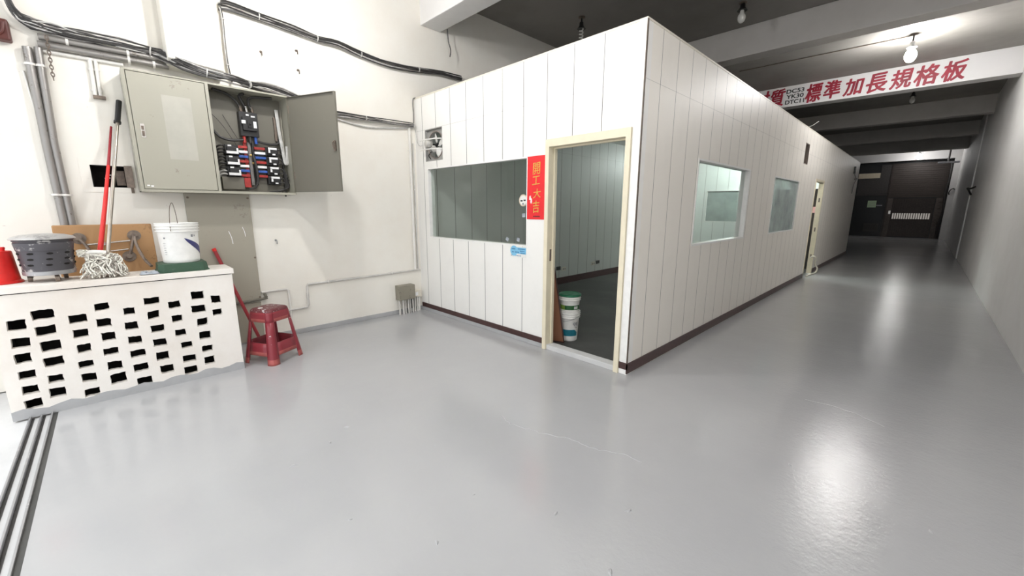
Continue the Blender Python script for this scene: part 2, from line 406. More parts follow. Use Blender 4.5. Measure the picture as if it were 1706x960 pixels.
# kerb, skirtings and corner trims
struct(mbox('trim_12', (XL, YF-.006, 0), (DOOR1[0], YF+.09, .05), 'floor_grey_paint', bevel=.004))
struct(mbox('trim_13', (DOOR1[0], YF-.002, 0), (DOOR1[1], YF+.10, .052), 'outside_concrete', bevel=.004))
struct(mbox('trim_14', (DOOR1[1], YF-.006, 0), (XC+.006, YF+.09, .05), 'white_trim', bevel=.004))
struct(mbox('baseboard_front', (XL+.02, YF-.010, .05), (DOOR1[0], YF, .112), 'brown_skirting', bevel=.003))
bm = B(); box(bm, (DOOR1[1]+.005, YF-.010, .05), (XC+.010, YF, .112)); box(bm, (XC, YF-.01, .012), (XC+.010, DOOR2[0], .105)); box(bm, (XC, DOOR2[1], .012), (XC+.010, YE, .105))
struct(done('baseboard_side', bm, 'brown_skirting'))
struct(mbox('baseboard_inner', (-4.83, YF+.09, 0), (-4.815, 12.1, .13), 'brown_skirting'))
struct(mbox('trim_15', (-1.741, YF-.009, .112), (XC+.001, YF, ZO), 'white_trim', bevel=.002))
struct(mbox('trim_16', (XC-.001, YF-.009, .112), (XC+.004, YF+.012, ZO), 'old_iron'))
bm = B(); box(bm, (XL, YF-.004, ZO-.004), (XC+.003, YF+.094, ZO+.012)); box(bm, (XC-.094, YF+.094, ZO-.004), (XC+.003, YE, ZO+.012))
struct(done('trim_17', bm, 'ivory'))
# front window
bm = B(); t = .018; holed(bm, 'y', YF-.004, YF+.095, WIN1[0]-t*.3, WIN1[1]+t*.3, WIN1[2]-t*.3, WIN1[3]+t*.3, [(WIN1[0]+t, WIN1[1]-t*.4, WIN1[2]+t*.5, WIN1[3]-t*.5)])
w1 = struct(done('window_1', bm, 'white_trim')); mbox('pane', (WIN1[0]+.01, YF+.040, WIN1[2]+.005), (WIN1[1]-.005, YF+.046, WIN1[3]-.005), 'pane_clear', w1)
def side_window(n, W, mat, back):
    bm = B(); t = .02; holed(bm, 'x', XC-.1, XC+.004, W[0]-.006, W[1]+.006, W[2]-.006, W[3]+.006, [(W[0]+t*.6, W[1]-t, W[2]+t*.6, W[3]-t*.6)])
    o = struct(done(n, bm, 'white_trim')); mbox('pane', (XC-back-.006, W[0]+.005, W[2]+.005), (XC-back, W[1]-.005, W[3]-.005), mat, o)
side_window('window_2', WIN2, 'pane_clear', .05)
side_window('window_3', WIN3, 'pane_filmed', .012)
bm = B(); holed(bm, 'y', 12.09, 12.19, WIN4[0]-.02, WIN4[1]+.02, WIN4[2]-.02, WIN4[3]+.02, [(WIN4[0]+.01, WIN4[1]-.01, WIN4[2]+.01, WIN4[3]-.01)])
w4 = struct(done('window_4', bm, 'white_trim')); mbox('pane', (WIN4[0]+.005, 12.13, WIN4[2]+.005), (WIN4[1]-.005, 12.136, WIN4[3]-.005), 'pane_filmed', w4)
# door frames
def door_frame(name, axis, p0, p1, D, t, mat):
    bm = B(); holed(bm, axis, p0, p1, D[0], D[1], 0, D[3], [(D[0]+t, D[1]-t, -1, D[3]-t*1.5)])
    e = (p0+p1)/2+.012
    holed(bm, axis, e, e+.03, D[0]+t-.002, D[1]-t+.002, .05, D[3]-t*1.5+.002, [(D[0]+t+.012, D[1]-t-.012, 0, D[3]-t*1.5-.012)])
    return struct(done(name, bm, mat, bevel=.003))
d1 = door_frame('door_1', 'y', YF-.022, YF+.11, DOOR1, .047, 'cream_frame')
mbox('strike_plate', (DOOR1[0]+.047, YF+.02, .93), (DOOR1[0]+.049, YF+.045, 1.05), 'old_iron', d1)
d2 = door_frame('door_2', 'x', XC-.085, XC+.010, DOOR2, .030, 'cream_frame')
for z in (.35, .95, 1.6): mbox('hinge', (XC-.05, DOOR2[1]-.033, z), (XC-.02, DOOR2[1]-.030, z+.09), 'old_iron', d2)
d3 = struct(mbox('door_3', (DOOR3[0], 12.045, .0), (DOOR3[1], 12.098, DOOR3[3]), 'door_brown', bevel=.004))
mlathe('door_knob', [(.012, 0), (.012, .03), (.03, .04), (.032, .06), (.02, .075)], 'chrome', d3, (DOOR3[1]-.1, 11.97, .95), 16, 'y')
mbox('door_sticker', (DOOR3[1]-.12, 12.038, 1.36), (DOOR3[1]-.02, 12.045, 1.5), 'pink_sticker', d3)

# ================================================================== LOW BRICK WALL
HOLES = [(-0.547, 0.669, 0.085, 0.072), (-0.547, 0.546, 0.085, 0.07), (-0.555, 0.432, 0.078, 0.07), (-0.553, 0.315, 0.077, 0.061), (-0.555, 0.205, 0.078, 0.062), (-0.555, 0.095, 0.085, 0.071), (-0.422, 0.719, 0.107, 0.069), (-0.424, 0.602, 0.098, 0.068), (-0.417, 0.49, 0.097, 0.075), (-0.421, 0.373, 0.097, 0.071), (-0.429, 0.25, 0.075, 0.058), (-0.435, 0.146, 0.081, 0.069), (-0.262, 0.66, 0.093, 0.061), (-0.264, 0.549, 0.077, 0.061), (-0.263, 0.433, 0.073, 0.064), (-0.27, 0.312, 0.078, 0.053), (-0.268, 0.208, 0.079, 0.067), (-0.269, 0.09, 0.08, 0.062), (-0.13, 0.723, 0.078, 0.056), (-0.136, 0.606, 0.079, 0.064), (-0.125, 0.494, 0.075, 0.064), (-0.129, 0.375, 0.081, 0.054), (-0.122, 0.262, 0.082, 0.069), (-0.118, 0.152, 0.089, 0.081), (0.012, 0.667, 0.064, 0.057), (0.009, 0.55, 0.076, 0.062), (0.015, 0.435, 0.078, 0.063), (0.017, 0.321, 0.089, 0.059), (0.02, 0.204, 0.088, 0.063), (0.027, 0.088, 0.089, 0.068), (0.15, 0.724, 0.091, 0.056), (0.146, 0.609, 0.071, 0.063), (0.157, 0.495, 0.083, 0.06), (0.156, 0.381, 0.082, 0.062), (0.159, 0.264, 0.079, 0.07), (0.172, 0.147, 0.083, 0.07), (0.283, 0.671, 0.076, 0.058), (0.286, 0.553, 0.066, 0.058), (0.294, 0.433, 0.073, 0.056), (0.32, 0.317, 0.077, 0.053), (0.323, 0.199, 0.089, 0.059), (0.321, 0.093, 0.091, 0.069), (0.44, 0.729, 0.088, 0.067), (0.435, 0.609, 0.098, 0.063), (0.447, 0.493, 0.072, 0.064), (0.45, 0.376, 0.081, 0.069), (0.453, 0.254, 0.075, 0.057), (0.456, 0.144, 0.072, 0.071), (0.563, 0.676, 0.07, 0.069), (0.559, 0.557, 0.068, 0.056)]
XB, YB0, YB1, ZBT = -4.215, -.66, .70, .885
bw = thing('low_brick_wall', 'low white painted brick wall pierced with rows of black holes, by the floor tracks', 'low wall', (-4.4, 0, 0))
bw_o = Vector((-4.4, 0, 0))
def at_parent(o, off): o.location = -Vector(off); return o
bm = B(); box(bm, (-4.56, YB0, 0), (XB, YB1, ZBT-.007))
def rough_hole(bm, x0, x1, y, z, a, b):
    # a broken-edged opening: the outline of a brick-end hole with chipped sides
    sk = random.uniform(-.006, .006); out = []
    cs = [(-a/2, -b/2), (a/2, -b/2+sk), (a/2, b/2+sk), (-a/2, b/2)]
    for k in range(4):
        p, q = cs[k], cs[(k+1) % 4]; m = 5 if k % 2 == 0 else 3
        for t in range(m):
            f = t/m; j = .0025 if t else .0035; out.append((y+p[0]+(q[0]-p[0])*f+random.uniform(-j, j), z+p[1]+(q[1]-p[1])*f+random.uniform(-j, j)))
    f0 = [bm.verts.new((x1, u, v)) for u, v in out]; f1 = [bm.verts.new((x0, y+(u-y)*.93, z+(v-z)*.93)) for u, v in out]
    bm.faces.new(f0); bm.faces.new(f1[::-1]); n = len(out)
    for k in range(n): bm.faces.new((f0[k], f1[k], f1[(k+1) % n], f0[(k+1) % n]))
cut = B()
for (y, z, a, b) in HOLES: rough_hole(cut, -4.36, XB+.05, y, z, a, b)
hol = B(); box(hol, (-4.52, YB0+.05, .02), (XB-.045, YB1-.05, ZBT-.05))
cos = []
for c_ in (hol, cut):
    bmesh.ops.recalc_face_normals(c_, faces=c_.faces); cme = bpy.data.meshes.new('cutter'); c_.to_mesh(cme); c_.free(); co = bpy.data.objects.new('cutter', cme); COL.objects.link(co); cos.append(co)
bo = at_parent(done('brickwork', bm, ['brick_white', 'dark_cavity'], bw), bw_o)
for co in cos:
    md = bo.modifiers.new('b', 'BOOLEAN'); md.object = co; md.operation = 'DIFFERENCE'; md.solver = 'EXACT'
me = bpy.data.meshes.new_from_object(bo.evaluated_get(bpy.context.evaluated_depsgraph_get()))
bo.modifiers.clear(); bo.data = me
for co in cos: cm = co.data; bpy.data.objects.remove(co); bpy.data.meshes.remove(cm)
me.materials.clear(); me.materials.append(MATS['brick_white']); me.materials.append(MATS['dark_cavity'])
for p in me.polygons:   # the hollow is coloured black, its shade put into the material
    c_ = p.center; p.material_index = 1 if -4.53 < c_.x < XB-.042 and YB0+.01 < c_.y < YB1-.01 and .01 < c_.z < ZBT-.02 else 0
bm = B(); box(bm, (-4.555, YB0+.006, ZBT-.008), (XB-.006, YB1-.006, ZBT+.002)); at_parent(done('shadow_gap', bm, 'dark_cavity', bw), bw_o)  # black strip painting the shadow gap under the cap slab
bm = B(); box(bm, (-4.565, YB0-.012, ZBT), (XB+.012, YB1+.014, .93)); at_parent(done('cap_slab', bm, 'brick_white', bw, bevel=.004), bw_o)
# uneven grey paint along the foot
bm = B(); n = 24; prev = None
for k in range(n+1):
    y = YB0-.002+(YB1-YB0+.004)*k/n; z = .062+.012*math.sin(k*1.7)+random.uniform(-.004, .004)+(.02 if k < 4 else 0)*0
    cur = (bm.verts.new((XB+.004, y, 0)), bm.verts.new((XB+.004, y, z)), bm.verts.new((XB-.004, y, z)), bm.verts.new((XB-.004, y, 0)))
    if prev:
        for q in range(4): bm.faces.new((prev[q], prev[(q+1) % 4], cur[(q+1) % 4], cur[q]))
    else: bm.faces.new(cur)
    prev = cur
bm.faces.new(prev[::-1]); at_parent(done('painted_foot', bm, 'floor_grey_paint', bw), bw_o)

# sliding door tracks across the entrance
for y, lab in ((-.582, 'thin steel floor track farthest out, running from the low brick wall'), (-.530, 'middle steel floor track of the three at the entrance'), (-.478, 'innermost steel floor track, along the edge of the grey paint')):
    bm = B(); box(bm, (XB+.002, y-.007, -.012), (XR, y+.003, .011)); o = tag(done('floor_track', bm, 'galvanised', bevel=.0015), lab, 'track', 'floor tracks at the entrance')
    bm = B(); box(bm, (XB+.004, y+.003, -.012), (XR, y+.016, -.009)); done('groove', bm, 'black_cable', o)
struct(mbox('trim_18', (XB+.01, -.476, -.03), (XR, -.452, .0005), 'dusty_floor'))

# ================================================================== SWITCH CABINET
CX0, CX1, CY0, CY1, CZ0, CZ1 = XL+.003, -4.74, .226, 1.456, 1.585, 2.565
cab = thing('switch_cabinet', 'open beige steel switch cabinet with rows of breakers, hung on the left wall', 'electrical cabinet', (CX0, .84, CZ0))
CO = Vector((CX0, .84, CZ0))
def cp(o): o.location = o.location-CO; return o
bm = B(); t = .014; YM = .785
holed(bm, 'x', CX1-t, CX1, CY0, CY1, CZ0, CZ1, [(CY0+.022, YM-.012, CZ0+.022, CZ1-.012), (YM+.012, CY1-.012, CZ0+.022, CZ1-.014)])
box(bm, (CX0, CY0, CZ0), (CX0+.006, CY1, CZ1))
for a, b in (((CX0, CY0, CZ0), (CX1-t, CY0+.006, CZ1)), ((CX0, CY1-.006, CZ0), (CX1-t, CY1, CZ1)), ((CX0, CY0, CZ0), (CX1-t, CY1, CZ0+.006)), ((CX0, CY0, CZ1-.006), (CX1-t, CY1, CZ1)), ((CX0, YM-.004, CZ0), (CX1-t, YM+.004, CZ1))): box(bm, a, b)
cp(done('body', bm, 'beige_steel', cab))
ld = cp(mbox('closed_door', (CX1-.018, CY0+.026, CZ0+.026), (CX1-.002, YM-.016, CZ1-.016), 'beige_steel', cab, bevel=.002))
bm = B(); box(bm, (CX1-.002, .288, 2.032), (CX1+.002, .316, 2.142)); box(bm, (CX1+.002, .294, 2.045), (CX1+.012, .310, 2.085), 1); box(bm, (CX1+.002, .294, 2.095), (CX1+.008, .310, 2.125), 1)
done('latch', bm, ['chrome', 'old_iron'], ld)
mbox('paper_film', (CX1-.002, .455, 1.87), (CX1-.0012, .655, 2.40), 'film_grey', ld)
bm = B()
for a, b in ((.27, 1.632), (.295, 1.628)): box(bm, (CX1-.002, a, b), (CX1-.0005, a+.018, b+.012))
done('sticker_remnant', bm, 'white_label', ld)
# open door, swung out on the right edge
TH = math.radians(113); L = .645
hx, hy = CX1+.004, CY1-.004; dv = Vector((math.sin(TH), -math.cos(TH), 0)); nv = Vector((-dv.y, dv.x, 0))
bm = B(); pbox(bm, (hx, hy, CZ0+.028), dv, nv, (0, 0, 1), L, .003, CZ1-CZ0-.045)
for (s, ln) in ((0, .018), (L-.018, .018)): pbox(bm, Vector((hx, hy, CZ0+.028))+dv*s, dv, -nv, (0, 0, 1), .002 if s == 0 else .018, .018, CZ1-CZ0-.045)
pbox(bm, (hx, hy, CZ0+.028), dv, -nv, (0, 0, 1), L, .018, .003); pbox(bm, (hx, hy, CZ1-.020), dv, -nv, (0, 0, 1), L, .018, .003)
od = cp(done('open_door', bm, 'olive_steel', cab)); od['label'] = 'open door showing its olive inner face'
bm = B(); c = Vector((hx, hy, 2.05))+dv*(L-.05)-nv*.004
pbox(bm, c-Vector((0, 0, .045)), dv, -nv, (0, 0, 1), .018, .018, .09); tube(bm, [c+Vector((0, 0, .05)), c+Vector((0, 0, .03))-nv*.03, c-nv*.03, c-Vector((0, 0, .05))-nv*.012], .006, 6, 0, 3)
done('lock', bm, 'old_iron', od)
for z in (1.75, 2.4): cp(mtube('hinge', [(hx, hy+.004, z), (hx, hy+.004, z+.07)], .008, 'old_iron', cab))
# mounting plate, main breaker and branch breakers
pl = cp(mbox('mounting_plate', (CX0+.01, .80, 1.61), (CX0+.014, 1.44, 2.55), 'olive_steel', cab))
IX = -4.975
def breaker(name, y0, y1, z0, z1, d, mat='black_plastic'):
    bm = B(); box(bm, (IX, y0, z0), (IX+d*.72, y1, z1)); box(bm, (IX, y0+(y1-y0)*.12, z0+(z1-z0)*.22), (IX+d, y1-(y1-y0)*.12, z1-(z1-z0)*.22))
    return cp(done(name, bm, mat, cab, bevel=.003))
mb = breaker('main_breaker', 1.045, 1.205, 2.155, 2.385, .11)
for y, z, a, b in ((1.055, 2.268, .035, .032), (1.155, 2.235, .028, .062), (1.098, 2.345, .025, .014), (1.140, 2.335, .035, .014)): mbox('label_plate', (IX+.108, y, z), (IX+.1115, y+a, z+b), 'white_label', mb)
bm = B(); box(bm, (IX+.11, 1.105, 2.235), (IX+.122, 1.14, 2.30)); box(bm, (IX+.12, 1.115, 2.262), (IX+.14, 1.13, 2.28)); done('toggle', bm, 'black_plastic', mb)
for k, y in enumerate((1.075, 1.125, 1.175)):
    cp(mtube('terminal_lug', [(IX+.05, y, 2.385), (IX+.06, y-.01, 2.44)], .014, 'chrome' if k == 1 else 'old_iron', cab, 8))
    cp(mtube('supply_cable', [(IX+.06, y-.01, 2.42), (IX+.05, y-.03, 2.47), (IX+.06, .97+.1*k, 2.53), (IX+.10, .85+.25*k, 2.545)], .013, 'black_cable', cab, 8, 4))
    cp(mtube('terminal_lug', [(IX+.05, y, 2.155), (IX+.05, y, 2.09)], .014, ('red_bus', 'black_cable', 'blue_bus')[k], cab, 8))
for k in range(3):
    z0, z1 = 1.965-.103*k, 2.058-.103*k
    o = breaker('branch_breaker', .895, 1.008, z0, z1, .10)
    for p, q in (((.90, z0+.008), (1.0, z0+.032)), ((.985, z0+.03), (1.0, z0+.062)), ((.915, z1-.018), (.945, z1-.004))): mbox('label_plate', (IX+.098, *p), (IX+.1015, *q), 'white_label', o)
    for j in range(3):
        z = z0+.016+.03*j
        cp(mtube('branch_wire', [(IX+.05, .90, z), (IX+.065, .865, z+.006), (IX+.04, .835, z-.01), (IX+.02, .815, z-.06)], .0085, 'black_cable' if (k, j) not in ((2, 0), (2, 1)) else 'light_cable', cab, 6, 3))
for k in range(4):
    z0, z1 = 1.982-.097*k, 2.068-.097*k
    o = breaker('branch_breaker', 1.245, 1.362, z0, z1, .10)
    for p, q in (((1.265, z1-.026), (1.345, z1-.006)), ((1.265, z0+.028), (1.282, z1-.02)), ((1.30, z0+.006), (1.328, z0+.02))): mbox('label_plate', (IX+.098, *p), (IX+.1015, *q), 'white_label', o)
    for j in range(2): cp(mtube('branch_wire', [(IX+.05, 1.36, z0+.02+.04*j), (IX+.06, 1.395, z0+.02+.04*j), (IX+.04, 1.41, z0-.03), (IX+.03, 1.405, z0-.12)], .008, 'black_cable', cab, 6, 3))
for j in range(7):
    z = 2.052-.046*j
    for y0, y1, mt in ((1.008, 1.088, ('red_bus', 'white_label', 'blue_bus')[j % 3] if j < 6 else 'red_bus'), (1.150, 1.245, ('red_bus', 'white_label', 'blue_bus')[j % 3])):
        cp(mbox('busbar_stub', (IX+.03, y0, z-.016), (IX+.062, y1, z+.008), mt, cab, bevel=.002))
for y, mt in ((1.062, 'red_bus'), (1.098, 'grey_cable'), (1.135, 'black_plastic')): cp(mbox('busbar', (IX+.01, y, 1.68), (IX+.035, y+.026, 2.10), mt, cab, bevel=.002))
cp(mbox('busbar', (IX+.01, 1.03, 1.655), (IX+.06, 1.085, 1.75), 'red_bus', cab, bevel=.002))
cp(mlathe('brass_post', [(.011, 0), (.011, .02), (.006, .022), (.006, .035)], 'brass', cab, (IX+.035, 1.115, 1.975), 12, 'x')); cp(mlathe('brass_post', [(.011, 0), (.011, .02), (.006, .022), (.006, .035)], 'brass', cab, (IX+.035, 1.13, 1.90), 12, 'x'))
cp(mtube('neutral_cable', [(IX+.07, 1.13, 1.98), (IX+.085, 1.145, 1.85), (IX+.08, 1.145, 1.72), (IX+.07, 1.11, 1.65), (IX+.06, 1.06, 1.64)], .011, 'black_cable', cab, 8, 4))
cp(mbox('blank_cover', (IX, .845, 1.632), (IX+.05, 1.03, 1.752), 'olive_steel', cab, bevel=.003))
cp(mtube('loop_cable', [(IX+.03, .82, 2.20), (IX+.04, .87, 2.13), (IX+.05, .96, 2.105), (IX+.05, 1.07, 2.12)], .012, 'black_cable', cab, 8, 4))
cp(mtube('loop_cable', [(IX+.05, 1.18, 2.12), (IX+.05, 1.27, 2.10), (IX+.04, 1.37, 2.11), (IX+.03, 1.40, 2.16)], .012, 'black_cable', cab, 8, 4))
cp(mtube('thin_wire', [(IX+.02, .81, 2.36), (IX+.06, .90, 2.24), (IX+.05, 1.0, 2.06)], .0022, 'black_cable', cab, 5, 4)); cp(mtube('thin_wire', [(IX+.02, .92, 2.34), (IX+.03, 1.0, 2.17), (IX+.04, 1.03, 2.11)], .0022, 'black_cable', cab, 5, 3))
cp(mbox('terminal_strip', (IX, 1.362, 2.14), (IX+.03, 1.385, 2.38), 'old_iron', cab, bevel=.002))
for k, y in enumerate((1.385, 1.398)): cp(mtube('riser_cable', [(IX+.05, y, 2.45), (IX+.06, y+.005, 2.25), (IX+.07, y+.02, 2.05), (IX+.07, y+.03, 1.93), (IX+.08, y+.045, 1.91), (IX+.09, y+.055, 2.0), (IX+.10, y+.055, 2.09)], .008 if k else .011, 'light_cable', cab, 8, 4))
for k in range(5): cp(mtube('outgoing_cable', [(IX+.05+.01*k, 1.41+.006*k, 1.86-.03*k), (IX+.06, 1.415+.004*k, 1.74), (IX+.05, 1.40+.008*k, 1.66), (IX+.04, 1.37-.03*k, 1.615)], .008, 'black_cable', cab, 6, 3))

# sheet-metal cover on the wall under the cabinet
cov = thing('cover_sheet', 'tall beige sheet metal cover scratched white, on the wall below the switch cabinet', 'metal cover', (XL, .80, .45))
def rel(o, off): o.location = o.location-Vector(off); return o
CVO = (XL, .80, .45)
rel(mbox('sheet', (XL+.002, .53, .455), (XL+.03, 1.062, 1.583), 'panel_sheet', cov, bevel=.002), CVO)
for y, z in ((1.045, 1.545), (.555, 1.545), (1.048, .93), (1.05, .50)): rel(mlathe('screw', [(.010, 0), (.010, .004), (.006, .007)], 'old_iron', cov, (XL+.03, y, z), 10, 'x'), CVO)
for a, b, r in (((.845, 1.215), (.868, 1.085), .004), ((.967, 1.255), (.985, 1.155), .003)):
    bm = B(); tube(bm, [(XL+.031, a[0], a[1]), (XL+.031, (a[0]+b[0])/2+.006, (a[1]+b[1])/2), (XL+.031, b[0], b[1])], r, 5, 0, 3); rel(done('white_scratch', bm, 'white_label', cov), CVO)
rel(mbox('lower_sheet', (XL+.002, .60, .02), (XL+.02, 1.055, .44), 'panel_sheet', cov, bevel=.002), CVO)
rel(mtube('bottom_rail', [(XL+.035, .56, .455), (XL+.04, 1.07, .475), (XL+.045, 1.10, .50), (XL+.03, 1.095, .53)], .014, 'olive_steel', cov, 8, 3), CVO)

# recess chased in the wall with an iron box and a torn dark flap
rc = thing('recessed_switch_box', 'black open switch box sunk in the white wall beside the cabinet', 'wall box', (XL, .07, 1.62))
RO = (XL, .07, 1.62)
bm = B(); a, b, z0, z1 = -.059, .199, 1.621, 1.802
for p, q in (((XL-.16, a, z0), (XL-.155, b, z1)), ((XL-.16, a, z0), (XL-.001, a+.004, z1)), ((XL-.16, b-.004, z0), (XL-.001, b, z1)), ((XL-.16, a, z0), (XL-.001, b, z0+.004)), ((XL-.16, a, z1-.004), (XL-.001, b, z1))): box(bm, p, q)
rel(done('box_shell', bm, 'dark_cavity', rc), RO)
bm = B(); holed(bm, 'x', XL-.001, XL+.004, -.123, .222, 1.578, 1.856, [(-.059, .199, 1.621, 1.802)]); rel(done('plaster_rim', bm, 'white_wall', rc, bevel=.001), RO)
for y, z in ((.02, 1.70), (.03, 1.725)): rel(mtube('wire_end', [(XL-.10, y, z), (XL-.02, y+.03, z)], .005, 'light_cable', rc, 6), RO)
rel(mbox('knife_switch', (XL-.15, .09, 1.64), (XL-.09, .15, 1.77), 'old_iron', rc, bevel=.004), RO)
bm = B(); pbox(bm, (XL+.006, .150, 1.622), Vector((.25, 1, 0)).normalized(), Vector((1, -.25, 0)).normalized(), (0, 0, 1), .052, .004, .185)
pbox(bm, (XL+.006, .172, 1.575), (0, 1, 0), (1, 0, 0), (0, 0, 1), .02, .006, .06); fl = rel(done('torn_flap', bm, 'old_iron', rc), RO)

# ================================================================== CONDUITS AND CABLES ON THE LEFT WALL
def conduit(label, pts, r, mat, group, clips=(), couplers=()):
    o = thing('conduit', label, 'conduit', pts[0], group); off = pts[0]
    rel(mtube('pipe', pts, r, mat, o, 12), off)
    for c, d in clips:
        c, d = Vector(c), Vector(d).normalized(); bm = B(); tube(bm, [c-d*.008, c+d*.008], r*1.22, 12)
        s = Vector((1, 0, 0)).cross(d); pbox(bm, c-s*r*1.7-d*.007-Vector((r, 0, 0)), s, d, (1, 0, 0), r*3.4, .014, .003)
        rel(done('clip', bm, 'white_pipe', o), off)
    for c, d in couplers:
        c, d = Vector(c), Vector(d).normalized(); rel(mtube('coupler', [c-d*.03, c+d*.03], r*1.2, mat, o, 12), off)
    return o
Xp = XL+.034
conduit('grey standing conduit left of its pair, behind the incense burner', [(Xp, -.285, .35), (Xp, -.268, 1.3), (Xp, -.275, 1.95), (Xp, -.270, 2.64)], .026, 'steel_pipe', 'standing conduits', [((Xp, -.275, 1.55), (0, 0, 1)), ((Xp, -.272, 2.52), (0, 0, 1))])
conduit('grey standing conduit right of its pair, ending beside the hanging chain', [(Xp, -.215, .35), (Xp, -.225, 1.3), (Xp, -.232, 1.95), (Xp, -.212, 2.65)], .024, 'steel_pipe', 'standing conduits', [((Xp, -.228, 1.55), (0, 0, 1)), ((Xp, -.217, 2.52), (0, 0, 1))])
conduit('upper of the two thick grey level conduits running to the cabinet', [(Xp+.012, -.20, 2.728), (Xp+.012, .56, 2.738)], .023, 'steel_pipe', 'level conduits', [((Xp+.012, .30, 2.733), (0, 1, 0)), ((Xp+.012, -.05, 2.73), (0, 1, 0))])
conduit('lower of the two thick grey level conduits running to the cabinet', [(Xp+.012, -.21, 2.676), (Xp+.012, .56, 2.684)], .024, 'steel_pipe', 'level conduits', [((Xp+.012, .30, 2.68), (0, 1, 0)), ((Xp+.012, .46, 2.68), (0, 1, 0))])
conduit('thin white level conduit under the two thick grey ones', [(XL+.016, -.20, 2.637), (XL+.016, .26, 2.640)], .014, 'white_pipe', None, [((XL+.016, .05, 2.638), (0, 1, 0))])
conduit('left stub of the white pair dropping to a cut end by the cabinet', [(XL+.018, .060, 2.645), (XL+.018, .055, 2.36)], .014, 'white_pipe', 'white stub conduits', [((XL+.018, .058, 2.56), (0, 0, 1)), ((XL+.018, .055, 2.40), (0, 0, 1))])
conduit('right stub of the white pair dropping to a cut end by the cabinet', [(XL+.018, .093, 2.645), (XL+.018, .086, 2.36)], .012, 'white_pipe', 'white stub conduits', [((XL+.018, .091, 2.56), (0, 0, 1)), ((XL+.018, .088, 2.40), (0, 0, 1))])
bm = B(); tag(done('conduit_end_block', (box(bm, (XL+.002, .04, 2.335), (XL+.04, .115, 2.36)), bm)[1], 'old_iron', bevel=.002), 'small dark block closing the two white conduit stubs', 'block')
conduit('thin white wire duct beside the standing conduits', [(XL+.01, -.315, 2.47), (XL+.01, -.305, 2.30), (XL+.01, -.285, 2.08), (XL+.01, -.285, 1.9)], .007, 'white_pipe', None)
conduit('white vertical conduit in the corner beside the office partition', [(XL+.02, 2.985, 2.50), (XL+.02, 2.985, .60)], .018, 'white_pipe', 'corner conduits', [((XL+.02, 2.985, 2.2), (0, 0, 1)), ((XL+.02, 2.985, 1.4), (0, 0, 1)), ((XL+.02, 2.985, 1.0), (0, 0, 1))])
conduit('thin grey vertical conduit hard in the corner, left of the partition', [(XL+.012, 3.035, 2.30), (XL+.012, 3.035, .60)], .009, 'pvc_pipe', 'corner conduits', [((XL+.012, 3.035, 1.7), (0, 0, 1))])
conduit('long low conduit stepping along the left wall to the corner', [(XL+.02, 3.06, .592), (XL+.02, 2.2, .578), (XL+.02, 1.545, .572), (XL+.02, 1.538, .545), (XL+.02, 1.535, .325), (XL+.02, 1.52, .302), (XL+.02, 1.10, .295)], .0125, 'pvc_pipe', None, [((XL+.02, 1.78, .574), (0, 1, 0)), ((XL+.02, 2.62, .585), (0, 1, 0))], [((XL+.02, 1.536, .44), (0, 0, 1))])
conduit('bent white conduit beside the metal cover, over the red stool', [(XL+.018, 1.07, .545), (XL+.018, 1.32, .548), (XL+.018, 1.338, .53), (XL+.018, 1.34, .10)], .012, 'white_pipe', None)

def bundle(label, pts, n, rad, spread, ties=(), lead=None):
    off = Vector(pts[0]); o = thing('cable_bundle', label, 'cables', off)
    P = [Vector(p) for p in pts]
    for k in range(n):
        a = 2*PI*k/n+random.uniform(-.3, .3); rr = spread*(.35+.65*random.random())
        q = []
        for i, p in enumerate(P):
            a2 = a+.35*math.sin(i*1.1+k); q.append(p-off+Vector((abs(rr*math.cos(a2))*.7, rr*.25*math.sin(a2+1), rr*math.sin(a2)+random.uniform(-.45, .45)*spread*(1 if i not in ties else .4))))
        mt = ('black_cable', 'black_cable', 'grey_cable', 'black_cable', 'light_cable', 'grey_cable')[k % 6]
        mtube('cable', q, rad*random.uniform(.75, 1.3), mt, o, 6, 3)
    for i in ties:
        bm = B(); p = P[i]-off+Vector((spread*.35, 0, 0)); d = (P[min(i+1, len(P)-1)]-P[i-1]).normalized()
        tube(bm, [p-d*.004, p+d*.004], spread*1.0, 12); done('cable_tie', bm, 'light_cable', o, smooth=True)
    return o
X1 = XL+.055
bundle('dark cable bundle sagging along the wall from the upper left to the cabinet top', [(X1, -.33, 3.05), (X1, -.315, 2.94), (X1, -.285, 2.85), (X1, -.225, 2.805), (X1, -.11, 2.79), (X1, .02, 2.782), (X1, .26, 2.785), (X1, .45, 2.775), (X1+.05, .53, 2.745), (-4.745, .64, 2.675), (-4.745, .80, 2.64), (-4.745, 1.0, 2.625), (X1+.12, 1.14, 2.625), (X1+.03, 1.30, 2.645), (X1, 1.48, 2.632), (X1-.02, 1.70, 2.60), (X1-.03, 2.0, 2.545)], 17, .0065, .038, (7, 10, 12))
bundle('dark cables dropping beside the pilaster to the cabinet top', [(XL+.04, 1.01, 3.30), (XL+.05, 1.015, 3.20), (XL+.05, 1.01, 3.0), (XL+.05, 1.012, 2.80), (XL+.05, 1.03, 2.66)], 7, .0065, .017, (1, 3))
bundle('cable bundle sloping across the upper wall onto the office roof', [(XL+.04, 1.00, 3.305), (XL+.04, 1.06, 3.335), (XL+.04, 1.33, 3.315), (XL+.04, 1.65, 3.285), (XL+.04, 1.88, 3.262), (XL+.04, 2.10, 3.272), (XL+.04, 2.37, 3.222), (XL+.04, 2.75, 3.205), (XL+.04, 3.15, 3.23), (XL+.04, 3.50, 3.26), (XL+.04, 3.85, 3.27)], 11, .0068, .030, (2, 4, 6, 8))
